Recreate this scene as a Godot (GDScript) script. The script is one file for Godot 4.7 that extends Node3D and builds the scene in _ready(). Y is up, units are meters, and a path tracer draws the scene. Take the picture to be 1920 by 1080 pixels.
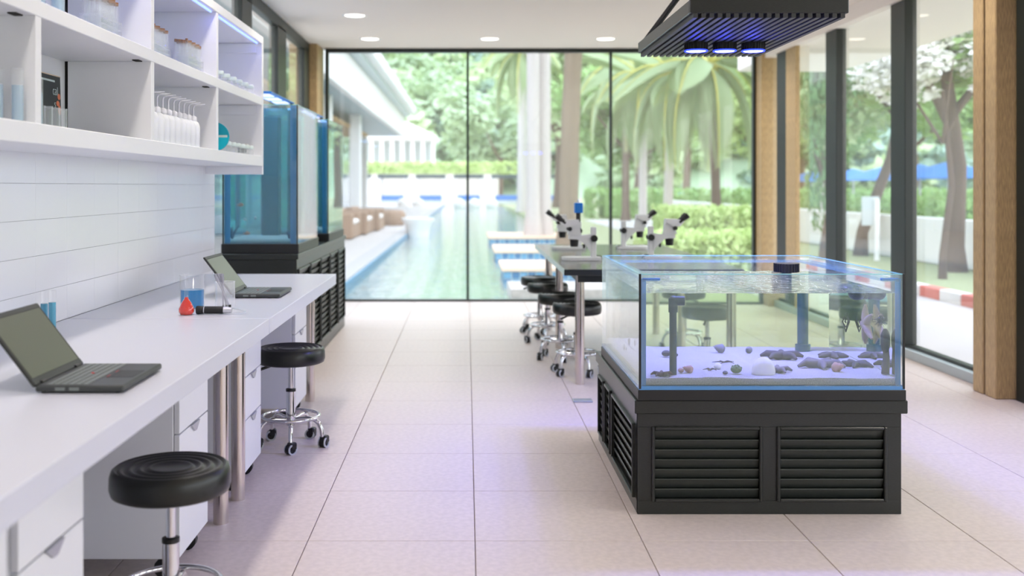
extends Node3D
# Marine lab with aquariums: metres, y up, the camera looks along -z. v3(x, y, d) is a point d metres in front of the camera.

const EYE := 1.27
const FLOOR_DROP := 2438.4
var mats := {}
var counts := {}
var shared := {}
var rng := RandomNumberGenerator.new()


class MB:
	var v := PackedVector3Array()
	var n := PackedVector3Array()
	var t := Transform3D()

	func at(tr: Transform3D) -> MB:
		t = tr
		return self

	func tri(a: Vector3, b: Vector3, c: Vector3, na: Vector3, nb: Vector3, nc: Vector3) -> void:
		if (b - a).cross(c - a).dot(na + nb + nc) > 0.0:
			var q := b
			b = c
			c = q
			q = nb
			nb = nc
			nc = q
		v.append(t * a)
		v.append(t * b)
		v.append(t * c)
		n.append((t.basis * na).normalized())
		n.append((t.basis * nb).normalized())
		n.append((t.basis * nc).normalized())

	func quad(a: Vector3, b: Vector3, c: Vector3, d: Vector3, nn: Vector3) -> void:
		tri(a, b, c, nn, nn, nn)
		tri(a, c, d, nn, nn, nn)

	func quads(a: Vector3, b: Vector3, c: Vector3, d: Vector3, na: Vector3, nb: Vector3, nc: Vector3, nd: Vector3) -> void:
		tri(a, b, c, na, nb, nc)
		tri(a, c, d, na, nc, nd)

	func box(c: Vector3, s: Vector3, bev := 0.0) -> MB:
		var h := s * 0.5
		var b := minf(bev, minf(h.x, minf(h.y, h.z)) * 0.9)
		var ax := [Vector3.RIGHT, Vector3.UP, Vector3.BACK]
		for i in 3:
			var j := (i + 1) % 3
			var k := (i + 2) % 3
			for sg in [-1.0, 1.0]:
				var nn: Vector3 = ax[i] * sg
				var o: Vector3 = c + nn * h[i]
				var p: Vector3 = ax[j] * (h[j] - b)
				var q: Vector3 = ax[k] * (h[k] - b)
				quad(o - p - q, o + p - q, o + p + q, o - p + q, nn)
				if b > 0.0:
					for sj in [-1.0, 1.0]:
						var n2: Vector3 = (nn + ax[j] * sj).normalized()
						var e0: Vector3 = o + p * sj
						var e1: Vector3 = c + nn * (h[i] - b) + ax[j] * sj * h[j]
						quad(e0 - q, e0 + q, e1 + q, e1 - q, n2)
		if b > 0.0:
			for sx in [-1.0, 1.0]:
				for sy in [-1.0, 1.0]:
					for sz in [-1.0, 1.0]:
						var s3 := Vector3(sx, sy, sz)
						var inn := h - Vector3(b, b, b)
						var p0 := c + s3 * Vector3(h.x, inn.y, inn.z)
						var p1 := c + s3 * Vector3(inn.x, h.y, inn.z)
						var p2 := c + s3 * Vector3(inn.x, inn.y, h.z)
						var nn := s3.normalized()
						tri(p0, p1, p2, nn, nn, nn)
		return self

	# one upright pane of glass
	func sheet(lo: Vector3, hi: Vector3) -> MB:
		quad(lo, Vector3(hi.x, lo.y, hi.z), hi, Vector3(lo.x, hi.y, lo.z), Vector3.BACK if absf(hi.x - lo.x) > 0.001 else Vector3.RIGHT)
		return self

	func span(lo: Vector3, hi: Vector3, bev := 0.0) -> MB:
		return box((lo + hi) * 0.5, (hi - lo).abs(), bev)

	func bar(a: Vector3, b: Vector3, w: float, h: float, bev := 0.0) -> MB:
		var z := (b - a).normalized()
		var x := Vector3.UP.cross(z)
		x = Vector3.RIGHT if x.length() < 0.01 else x.normalized()
		var keep := t
		t = t * Transform3D(Basis(x, z.cross(x), z), (a + b) * 0.5)
		box(Vector3.ZERO, Vector3(w, h, a.distance_to(b)), bev)
		t = keep
		return self

	func cyl(a: Vector3, b: Vector3, r0: float, r1: float, seg := 20, caps := true) -> MB:
		var z := (b - a).normalized()
		var x := Vector3.UP.cross(z)
		x = Vector3.RIGHT if x.length() < 0.01 else x.normalized()
		var y := z.cross(x)
		var lean := (r0 - r1) / maxf(a.distance_to(b), 0.0001)
		for i in seg:
			var u0 := x * cos(TAU * i / seg) + y * sin(TAU * i / seg)
			var u1 := x * cos(TAU * (i + 1) / seg) + y * sin(TAU * (i + 1) / seg)
			quads(a + u0 * r0, a + u1 * r0, b + u1 * r1, b + u0 * r1, u0 + z * lean, u1 + z * lean, u1 + z * lean, u0 + z * lean)
			if caps:
				tri(a, a + u0 * r0, a + u1 * r0, -z, -z, -z)
				tri(b, b + u0 * r1, b + u1 * r1, z, z, z)
		return self

	# profile of (radius, height) about the y axis through c; up the outside
	func lathe(p: Array, seg := 24, c := Vector3.ZERO) -> MB:
		var m := p.size()
		var sn := []
		for i in m - 1:
			var e: Vector2 = p[i + 1] - p[i]
			sn.append(Vector2(e.y, -e.x).normalized())
		for i in m - 1:
			var na: Vector2 = sn[i]
			var nb: Vector2 = sn[i]
			if i > 0 and na.dot(sn[i - 1]) > 0.5:
				na = (na + sn[i - 1]).normalized()
			if i < m - 2 and nb.dot(sn[i + 1]) > 0.5:
				nb = (nb + sn[i + 1]).normalized()
			var pa: Vector2 = p[i]
			var pb: Vector2 = p[i + 1]
			for k in seg:
				var a0 := TAU * k / seg
				var a1 := TAU * (k + 1) / seg
				var d0 := Vector3(cos(a0), 0, sin(a0))
				var d1 := Vector3(cos(a1), 0, sin(a1))
				var y := Vector3.UP
				var n0: Vector3 = d0 * na.x + y * na.y
				var n1: Vector3 = d1 * na.x + y * na.y
				var n2: Vector3 = d1 * nb.x + y * nb.y
				var n3: Vector3 = d0 * nb.x + y * nb.y
				var q0: Vector3 = c + d0 * pa.x + y * pa.y
				var q1: Vector3 = c + d1 * pa.x + y * pa.y
				var q2: Vector3 = c + d1 * pb.x + y * pb.y
				var q3: Vector3 = c + d0 * pb.x + y * pb.y
				if pb.x > 0.00001:
					tri(q0, q2, q3, n0, n2, n3)
				if pa.x > 0.00001:
					tri(q0, q1, q2, n0, n1, n2)
		return self

	func tube(path: Array, r: Variant, seg := 8, closed := false) -> MB:
		var m := path.size()
		var up := Vector3.UP
		var rings := []
		var dirs := []
		for i in m:
			var a: Vector3 = path[(i - 1 + m) % m] if closed or i > 0 else path[0]
			var b: Vector3 = path[(i + 1) % m] if closed or i < m - 1 else path[m - 1]
			var z := (b - a).normalized()
			if i == 0 and absf(z.dot(up)) > 0.95:
				up = Vector3.RIGHT
			var x := up.cross(z).normalized()
			up = z.cross(x)
			var ring := []
			var dr := []
			var rr: float = r[i] if r is Array else r
			for k in seg:
				var u := x * cos(TAU * k / seg) + up * sin(TAU * k / seg)
				ring.append(path[i] + u * rr)
				dr.append(u)
			rings.append(ring)
			dirs.append(dr)
		for i in (m if closed else m - 1):
			var j := (i + 1) % m
			for k in seg:
				var l := (k + 1) % seg
				quads(rings[i][k], rings[i][l], rings[j][l], rings[j][k], dirs[i][k], dirs[i][l], dirs[j][l], dirs[j][k])
		if not closed:
			for e in [0, m - 1]:
				var other: Vector3 = path[1] if e == 0 else path[m - 2]
				var nn: Vector3 = (path[e] - other).normalized()
				for k in seg:
					tri(path[e], rings[e][k], rings[e][(k + 1) % seg], nn, nn, nn)
		return self

	# polygon in x-y, pushed along z from z0 to z1
	func prism(poly: Array, z0: float, z1: float) -> MB:
		var pp := PackedVector2Array(poly)
		var ids := Geometry2D.triangulate_polygon(pp)
		for i in range(0, ids.size(), 3):
			var a := pp[ids[i]]
			var b := pp[ids[i + 1]]
			var c := pp[ids[i + 2]]
			tri(Vector3(a.x, a.y, z0), Vector3(b.x, b.y, z0), Vector3(c.x, c.y, z0), Vector3.FORWARD, Vector3.FORWARD, Vector3.FORWARD)
			tri(Vector3(a.x, a.y, z1), Vector3(b.x, b.y, z1), Vector3(c.x, c.y, z1), Vector3.BACK, Vector3.BACK, Vector3.BACK)
		var ccw := 0.0
		for i in pp.size():
			ccw += pp[i].cross(pp[(i + 1) % pp.size()])
		for i in pp.size():
			var a := pp[i]
			var b := pp[(i + 1) % pp.size()]
			var e := (b - a).normalized() * signf(ccw)
			var nn := Vector3(e.y, -e.x, 0)
			quad(Vector3(a.x, a.y, z0), Vector3(b.x, b.y, z0), Vector3(b.x, b.y, z1), Vector3(a.x, a.y, z1), nn)
		return self

	func ball(c: Vector3, r: Vector3, seg := 16, rings := 10, lo := 0.0, hi := 1.0) -> MB:
		for i in rings:
			var t0 := PI * lerpf(lo, hi, float(i) / rings)
			var t1 := PI * lerpf(lo, hi, float(i + 1) / rings)
			for k in seg:
				var p := []
				for q in [[t0, k], [t0, k + 1], [t1, k + 1], [t1, k]]:
					var a: float = TAU * q[1] / seg
					p.append(Vector3(sin(q[0]) * cos(a), cos(q[0]), sin(q[0]) * sin(a)))
				var nn := []
				for q in p:
					nn.append((q / r).normalized())
				tri(c + p[0] * r, c + p[2] * r, c + p[3] * r, nn[0], nn[2], nn[3])
				tri(c + p[0] * r, c + p[1] * r, c + p[2] * r, nn[0], nn[1], nn[2])
		return self

	# a ring about the z axis through c, between half-widths w0 (inner face) and w1
	func lathe_ring(ro: float, ri: float, w0: float, w1: float, c: Vector3) -> MB:
		for s in [-1.0, 1.0]:
			for k in 18:
				var u0 := Vector3(cos(TAU * k / 18), sin(TAU * k / 18), 0)
				var u1 := Vector3(cos(TAU * (k + 1) / 18), sin(TAU * (k + 1) / 18), 0)
				var z0: Vector3 = Vector3.BACK * s * w0
				var z1: Vector3 = Vector3.BACK * s * w1
				quad(c + u0 * ro + z1, c + u1 * ro + z1, c + u1 * ri + z1, c + u0 * ri + z1, Vector3.BACK * s)
				quads(c + u0 * ro + z0, c + u1 * ro + z0, c + u1 * ro + z1, c + u0 * ro + z1, u0, u1, u1, u0)
				quads(c + u0 * ri + z0, c + u1 * ri + z0, c + u1 * ri + z1, c + u0 * ri + z1, -u0, -u1, -u1, -u0)
		return self

	func leaf(c: Vector3, u: Vector3, w: Vector3) -> void:
		var nn := u.cross(w).normalized()
		var a := c - u * 0.5
		var b := c + u * 0.5
		var m1 := c + w * 0.5 + nn * u.length() * 0.12
		var m2 := c - w * 0.5 + nn * u.length() * 0.12
		tri(a, m1, b, nn, nn, nn)
		tri(a, b, m2, nn, nn, nn)

	func make() -> ArrayMesh:
		var arr := []
		arr.resize(Mesh.ARRAY_MAX)
		arr[Mesh.ARRAY_VERTEX] = v
		arr[Mesh.ARRAY_NORMAL] = n
		var m := ArrayMesh.new()
		m.add_surface_from_arrays(Mesh.PRIMITIVE_TRIANGLES, arr)
		return m


func v3(x: float, y: float, d: float) -> Vector3:
	return Vector3(x, y, -d)


# the point at distance d seen at pixel (u, w) of the 1920x1080 frame
func px(u: float, w: float, d: float) -> Vector3:
	return Vector3((u - 875.0) / 1920.0 * d, EYE - (w - 350.0) / 1920.0 * d, -d)


# the point of the level y seen at that pixel
func on(u: float, w: float, y := 0.0) -> Vector3:
	return px(u, w, (EYE - y) * 1920.0 / (w - 350.0))


func numbered(called: String) -> String:
	var k: int = counts.get(called, 0)
	counts[called] = k + 1
	return called if k == 0 else "%s_%03d" % [called, k]


func tag(o: Node3D, label: String, category: String, group := "", kind := "") -> Node3D:
	o.set_meta("label", label)
	if category:
		o.set_meta("category", category)
	if group:
		o.set_meta("group", group)
	if kind:
		o.set_meta("kind", kind)
	return o


func thing(called: String, label: String, category: String, at := Vector3.ZERO, turn := 0.0, group := "") -> Node3D:
	var o := Node3D.new()
	o.name = numbered(called)
	add_child(o)
	o.position = at
	o.rotation.y = turn
	return tag(o, label, category, group)


func part(parent: Node3D, called: String, m: Variant, mat: String, label := "") -> MeshInstance3D:
	var o := MeshInstance3D.new()
	o.name = called
	o.mesh = m.make() if m is MB else m
	o.material_override = mats[mat]
	parent.add_child(o, true)
	if label:
		o.set_meta("label", label)
	return o


func solo(called: String, m: Variant, mat: String, label: String, category: String, at := Vector3.ZERO, turn := 0.0, group := "", kind := "") -> MeshInstance3D:
	var o := part(self, numbered(called), m, mat)
	o.position = at
	o.rotation.y = turn
	tag(o, label, category, group, kind)
	return o


func struct(called: String, m: Variant, mat: String) -> MeshInstance3D:
	var o := part(self, called, m, mat)
	o.set_meta("kind", "structure")
	return o


func frame_of(called: String) -> Node3D:
	var o := Node3D.new()
	o.name = called
	add_child(o)
	o.set_meta("kind", "structure")
	return o


func copy(src: Node3D, label: String, at: Vector3, turn := 0.0, group := "") -> Node3D:
	var o: Node3D = src.duplicate()
	var base := String(src.name)
	if base.length() > 4 and base[base.length() - 4] == "_" and base.right(3).is_valid_int():
		base = base.left(base.length() - 4)
	o.name = numbered(base)
	add_child(o)
	o.position = at
	o.rotation.y = turn
	o.set_meta("label", label)
	if group:
		o.set_meta("group", group)
	return o


func stuff(o: Node3D) -> Node3D:
	o.set_meta("kind", "stuff")
	return o


func mat(called: String, c: Color, rough := 0.6, metal := 0.0) -> StandardMaterial3D:
	var m := StandardMaterial3D.new()
	m.resource_name = called
	m.albedo_color = c
	m.roughness = rough
	m.metallic = metal
	mats[called] = m
	return m


func c8(r: int, g: int, b: int, a := 1.0) -> Color:
	return Color(r / 255.0, g / 255.0, b / 255.0, a)


func glass(called: String, c: Color, alpha: float, rough := 0.0) -> StandardMaterial3D:
	var m := mat(called, Color(c.r, c.g, c.b, alpha), rough)
	m.transparency = BaseMaterial3D.TRANSPARENCY_ALPHA
	m.cull_mode = BaseMaterial3D.CULL_DISABLED
	return m


func glow(called: String, c: Color, energy: float) -> StandardMaterial3D:
	var m := mat(called, c, 0.5)
	m.emission_enabled = true
	m.emission = c
	m.emission_energy_multiplier = energy
	return m


func noise_tex(seed_: int, freq: float, ramp: Array, size := 512, oct := 4, kind := FastNoiseLite.TYPE_SIMPLEX_SMOOTH) -> NoiseTexture2D:
	var f := FastNoiseLite.new()
	f.seed = seed_
	f.noise_type = kind
	f.frequency = freq
	f.fractal_octaves = oct
	var tx := NoiseTexture2D.new()
	tx.width = size
	tx.height = size
	tx.seamless = true
	tx.noise = f
	if ramp:
		var g := Gradient.new()
		g.offsets = PackedFloat32Array([0.0, 0.5, 1.0])
		g.colors = PackedColorArray(ramp)
		tx.color_ramp = g
	return tx


func grained(m: StandardMaterial3D, seed_: int, freq: float, lo: float, scale: Vector3, bump := 0.0) -> StandardMaterial3D:
	m.albedo_texture = noise_tex(seed_, freq, [Color(lo, lo, lo), Color((1 + lo) / 2, (1 + lo) / 2, (1 + lo) / 2), Color.WHITE])
	m.uv1_triplanar = true
	m.uv1_world_triplanar = true
	m.uv1_scale = scale
	if bump > 0.0:
		m.heightmap_enabled = true
		m.heightmap_scale = bump
		m.heightmap_texture = noise_tex(seed_ + 7, freq * 2.0, [])
	return m


func rippled(m: StandardMaterial3D, seed_: int, freq: float, scale: Vector3, strength: float) -> StandardMaterial3D:
	var tx := noise_tex(seed_, freq, [])
	tx.as_normal_map = true
	tx.bump_strength = 6.0
	m.normal_enabled = true
	m.normal_texture = tx
	m.normal_scale = strength
	m.uv1_triplanar = true
	m.uv1_world_triplanar = true
	m.uv1_scale = scale
	return m


func materials() -> void:
	# room
	grained(mat("floor_tile", c8(217, 204, 198), 0.45), 3, 0.035, 0.93, Vector3(1.7, 1.7, 1.7))
	mat("grout", c8(186, 176, 170), 0.85)
	mat("ceiling", c8(246, 236, 226), 0.9)
	mat("white_wall", c8(233, 232, 233), 0.7)
	mat("wall_tile", c8(240, 241, 248), 0.16)
	mat("tile_grout", c8(236, 237, 243), 0.8)
	mat("white_board", c8(238, 240, 244), 0.38)
	mat("white_desk", c8(216, 218, 230), 0.3)
	mat("drawer_white", c8(230, 231, 236), 0.35)
	mat("black_frame", c8(26, 34, 30), 0.4)
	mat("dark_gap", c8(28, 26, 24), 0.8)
	mat("alu", c8(176, 186, 190), 0.4, 0.6)
	grained(mat("tan_wood", c8(208, 176, 126), 0.45), 11, 0.03, 0.74, Vector3(9, 0.8, 9))
	glass("pane", c8(234, 240, 232), 0.15)  # whitish alpha puts the outdoor haze into the window glass
	glass("pane_dark", c8(150, 190, 170), 0.35)
	mat("steel", c8(214, 206, 200), 0.18, 1.0)
	mat("chrome", c8(226, 226, 230), 0.07, 1.0)
	mat("grey_pull", c8(178, 180, 190), 0.3, 0.5)
	# stands and lamp
	grained(mat("black_wood", c8(42, 46, 43), 0.3), 21, 0.05, 0.72, Vector3(2, 14, 2))
	grained(mat("black_slat", c8(52, 58, 54), 0.4), 23, 0.05, 0.75, Vector3(2, 20, 2))
	mat("lamp_slat", c8(58, 60, 60), 0.5)
	mat("black_plastic", c8(20, 21, 22), 0.4)
	mat("blue_plastic", c8(20, 116, 205), 0.3)
	glow("led_white", Color(0.9, 0.88, 1.0), 3.0)
	glow("led_pad", Color(0.8, 0.84, 1.0), 1.25)
	glow("led_blue", Color(0.16, 0.25, 1.0), 2.5)
	glow("strip_blue", Color(0.5, 0.6, 1.0), 2.2)
	glow("downlight", Color(1.0, 0.97, 0.92), 3.0)
	mat("white_trim", c8(240, 238, 234), 0.5)
	# aquarium
	glass("tank_glass", c8(190, 228, 232), 0.06)
	glass("tank_back", c8(190, 220, 200), 0.06)
	glass("brace_glass", c8(150, 205, 210), 0.2, 0.05)
	glass("glass_edge", c8(160, 234, 222), 0.5, 0.1)
	glass("glass_edge_blue", c8(96, 158, 222), 0.8, 0.1)
	for wc in [["tank_water", c8(222, 250, 176, 0.0)], ["tank_water_clear", c8(236, 246, 244, 0.0)]]:
		var wtr := mat(wc[0], wc[1], 0.0)
		wtr.transparency = BaseMaterial3D.TRANSPARENCY_ALPHA
		wtr.refraction_enabled = true
		wtr.refraction_scale = 0.033
	rippled(glass("tank_surface", c8(190, 210, 216), 0.06, 0.02), 31, 0.012, Vector3(2.4, 2.4, 2.4), 1.0)
	var tw := mat("tall_water", c8(158, 226, 222, 0.0), 0.0)
	tw.transparency = BaseMaterial3D.TRANSPARENCY_ALPHA
	tw.refraction_enabled = true
	tw.refraction_scale = 0.033
	glass("tall_side", c8(120, 190, 200), 0.1)
	glass("tall_front", c8(90, 170, 220), 0.1, 0.0)  # blue pane tints paint in the LED light scattered through the tall tanks
	glass("tall_back", c8(70, 150, 190), 0.1, 0.02)
	grained(mat("sand", c8(244, 240, 236), 0.95), 41, 0.12, 0.72, Vector3(3, 3, 3), 0.6)
	mat("pvc_dark", c8(44, 62, 62), 0.4)
	mat("pvc_green", c8(38, 84, 82), 0.4)
	grained(mat("star_brown", c8(112, 74, 70), 0.8), 43, 0.15, 0.4, Vector3(6, 6, 6))
	grained(mat("star_grey", c8(158, 148, 150), 0.8), 44, 0.15, 0.5, Vector3(6, 6, 6))
	grained(mat("star_dark", c8(112, 104, 100), 0.8), 45, 0.15, 0.5, Vector3(6, 6, 6))
	grained(mat("star_pale", c8(232, 206, 178), 0.8), 46, 0.15, 0.5, Vector3(8, 8, 8))
	mat("shell_white", c8(240, 236, 236), 0.6)
	grained(mat("shell_pink", c8(240, 190, 164), 0.6), 47, 0.2, 0.55, Vector3(9, 9, 9))
	grained(mat("shell_green", c8(150, 176, 110), 0.7), 48, 0.2, 0.4, Vector3(9, 9, 9))
	grained(mat("shell_grey", c8(170, 168, 168), 0.7), 49, 0.2, 0.5, Vector3(9, 9, 9))
	mat("pebble", c8(70, 68, 72), 0.7)
	mat("weed", c8(74, 62, 50), 0.8)
	mat("urchin", c8(20, 18, 24), 0.5)
	mat("fish_orange", c8(226, 122, 66), 0.5)
	mat("fish_pale", c8(196, 170, 170), 0.5)
	mat("coral_dark", c8(18, 44, 62), 0.7)
	# things on the desks and shelves
	mat("stool_black", c8(26, 29, 27), 0.32)
	mat("caster_grey", c8(186, 190, 196), 0.5)
	mat("laptop", c8(58, 62, 62), 0.42)
	mat("laptop_dark", c8(34, 37, 36), 0.5)
	mat("screen_reflection", c8(92, 98, 84), 0.3)  # green outdoor reflection painted into the screen colour
	mat("key", c8(120, 128, 126), 0.4)
	mat("red", c8(214, 48, 44), 0.5)
	mat("silver", c8(206, 208, 214), 0.25, 0.7)
	glass("clear_glass", c8(220, 232, 238), 0.03)
	glass("thin_glass", c8(226, 236, 244), 0.1)
	glass("liquid_blue", c8(0, 134, 200), 0.94, 0.08)
	glass("liquid_cyan", c8(60, 180, 214), 0.8, 0.08)
	glass("liquid_pale", c8(178, 210, 232), 0.5, 0.08)
	glass("liquid_red", c8(232, 40, 10), 0.92, 0.06)
	glass("frosted", c8(238, 240, 246), 0.26, 0.15)
	glass("pipette_grey", c8(176, 176, 190), 0.6, 0.1)
	mat("cork", c8(146, 102, 62), 0.8)
	mat("bottle_white", c8(234, 238, 243), 0.4)
	mat("cap_white", c8(226, 228, 236), 0.4)
	mat("teal", c8(0, 150, 172), 0.35)
	mat("teal_light", c8(0, 184, 206), 0.35)
	mat("book_black", c8(28, 38, 36), 0.4)
	mat("paper", c8(226, 206, 180), 0.8)
	mat("print_white", c8(196, 212, 210), 0.6)
	mat("print_orange", c8(224, 128, 92), 0.6)
	mat("jar_lid", c8(206, 222, 220), 0.35)
	mat("microscope", c8(214, 216, 216), 0.35)
	mat("table_top", c8(96, 98, 94), 0.16)
	mat("table_edge", c8(24, 30, 32), 0.4)
	# outdoors
	grained(mat("paving", c8(206, 196, 190), 0.8), 61, 0.03, 0.85, Vector3(0.5, 0.5, 0.5))
	mat("coping", c8(176, 170, 168), 0.7)
	mat("pool_tile", c8(84, 150, 142), 0.3)
	mat("pool_tile_pale", c8(196, 222, 212), 0.3)
	mat("pool_grout", c8(218, 230, 224), 0.6)
	mat("pool_blue", c8(84, 150, 186), 0.3)
	mat("pool_deep", c8(34, 110, 156), 0.3)
	rippled(glass("pool_water", c8(178, 216, 214), 0.08, 0.03), 71, 0.01, Vector3(0.55, 0.55, 0.55), 0.35)
	grained(mat("grass", c8(196, 202, 152), 0.9), 62, 0.05, 0.6, Vector3(1, 1, 1))
	mat("road", c8(196, 190, 188), 0.85)
	mat("kerb_red", c8(214, 110, 96), 0.8)
	mat("kerb_white", c8(234, 230, 226), 0.8)
	mat("plaster", c8(240, 236, 234), 0.8)
	mat("fascia", c8(236, 230, 230), 0.8)
	mat("roof_grey", c8(196, 204, 206), 0.6)
	mat("wood_soffit", c8(176, 134, 84), 0.6)
	glass("facade_glass", c8(150, 176, 190), 0.55)
	mat("wicker", c8(158, 128, 106), 0.8)
	mat("cushion", c8(232, 226, 220), 0.9)
	mat("coral_stone", c8(236, 200, 172), 0.8)
	mat("parasol_blue", c8(70, 132, 206), 0.8)
	mat("mattress_blue", c8(72, 124, 200), 0.8)
	mat("roof_dark", c8(62, 78, 82), 0.7)
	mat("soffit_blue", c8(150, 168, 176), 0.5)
	grained(mat("terrace_stone", c8(230, 224, 212), 0.9), 66, 0.03, 0.82, Vector3(0.3, 0.3, 0.3))
	grained(mat("trunk_pale", c8(242, 230, 226), 0.9), 63, 0.08, 0.8, Vector3(2, 5, 2), 0.5)
	grained(mat("trunk_brown", c8(206, 180, 152), 0.9), 64, 0.05, 0.5, Vector3(3, 5, 3), 1.0)
	grained(mat("trunk_dark", c8(150, 124, 108), 0.9), 65, 0.08, 0.6, Vector3(2, 4, 2), 1.0)
	var greens := {"leaf_bright": c8(192, 212, 140), "leaf_mid": c8(146, 180, 112), "leaf_deep": c8(100, 140, 90), "leaf_palm": c8(186, 206, 156), "leaf_pale": c8(190, 208, 164), "leaf_hill": c8(172, 194, 160), "leaf_hill_blue": c8(146, 172, 160), "stalk": c8(216, 206, 110), "blossom": c8(244, 240, 240), "coconut": c8(190, 180, 90)}  # hill leaf tones paled so their colour carries the distance haze
	for k in greens:
		var m := mat(k, greens[k], 0.7)
		m.cull_mode = BaseMaterial3D.CULL_DISABLED
		m.backlight_enabled = true
		m.backlight = Color(0.45, 0.5, 0.3)


func _ready() -> void:
	rng.seed = 20240611
	# camera: a level 36 mm lens shifted down, focused on the front aquarium
	var cam := Camera3D.new()
	cam.name = "camera"
	cam.projection = Camera3D.PROJECTION_FRUSTUM
	cam.near = 0.05
	cam.far = 900.0
	cam.size = 0.05 * 1080.0 / 1920.0
	cam.frustum_offset = Vector2(85.0, -190.0) / 1920.0 * 0.05
	cam.position = Vector3(0, EYE, 0)
	var lens := CameraAttributesPhysical.new()
	lens.frustum_focal_length = 36.0
	lens.frustum_focus_distance = 4.1
	lens.exposure_aperture = 2.0
	cam.attributes = lens
	add_child(cam)
	cam.current = true
	# bright hazy daylight
	var sky := ProceduralSkyMaterial.new()
	sky.sky_top_color = Color(0.86, 0.92, 1.0)
	sky.sky_horizon_color = Color(1.0, 0.99, 0.97)
	sky.ground_horizon_color = Color(0.8, 0.79, 0.76)
	sky.ground_bottom_color = Color(0.6, 0.58, 0.55)
	sky.sky_energy_multiplier = 1.0
	var env := Environment.new()
	env.background_mode = Environment.BG_SKY
	env.sky = Sky.new()
	env.sky.sky_material = sky
	env.background_energy_multiplier = SKY_ENERGY
	env.tonemap_mode = Environment.TONE_MAPPER_LINEAR
	env.tonemap_exposure = 1.0
	env.sdfgi_enabled = true
	env.ssao_enabled = true
	env.ssil_enabled = true
	var we := WorldEnvironment.new()
	we.name = "daylight"
	we.environment = env
	add_child(we)

	materials()
	room()
	ceiling_lights()
	left_benches()
	wall_shelf()
	tall_aquariums()
	front_aquarium()
	hood_lamp()
	microscope_table()
	stools()
	desk_things()
	shelf_things()
	tank_life()
	pool_and_deck()
	resort_buildings()
	garden()
	hill()


const SKY_ENERGY := 4.6
const DOWN_ENERGY := 1.1
const HOOD_ENERGY := 2.6
const ROOM_BACK := 11.34
const ROOM_NEAR := -3.0
const CEIL := 2.8


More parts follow.
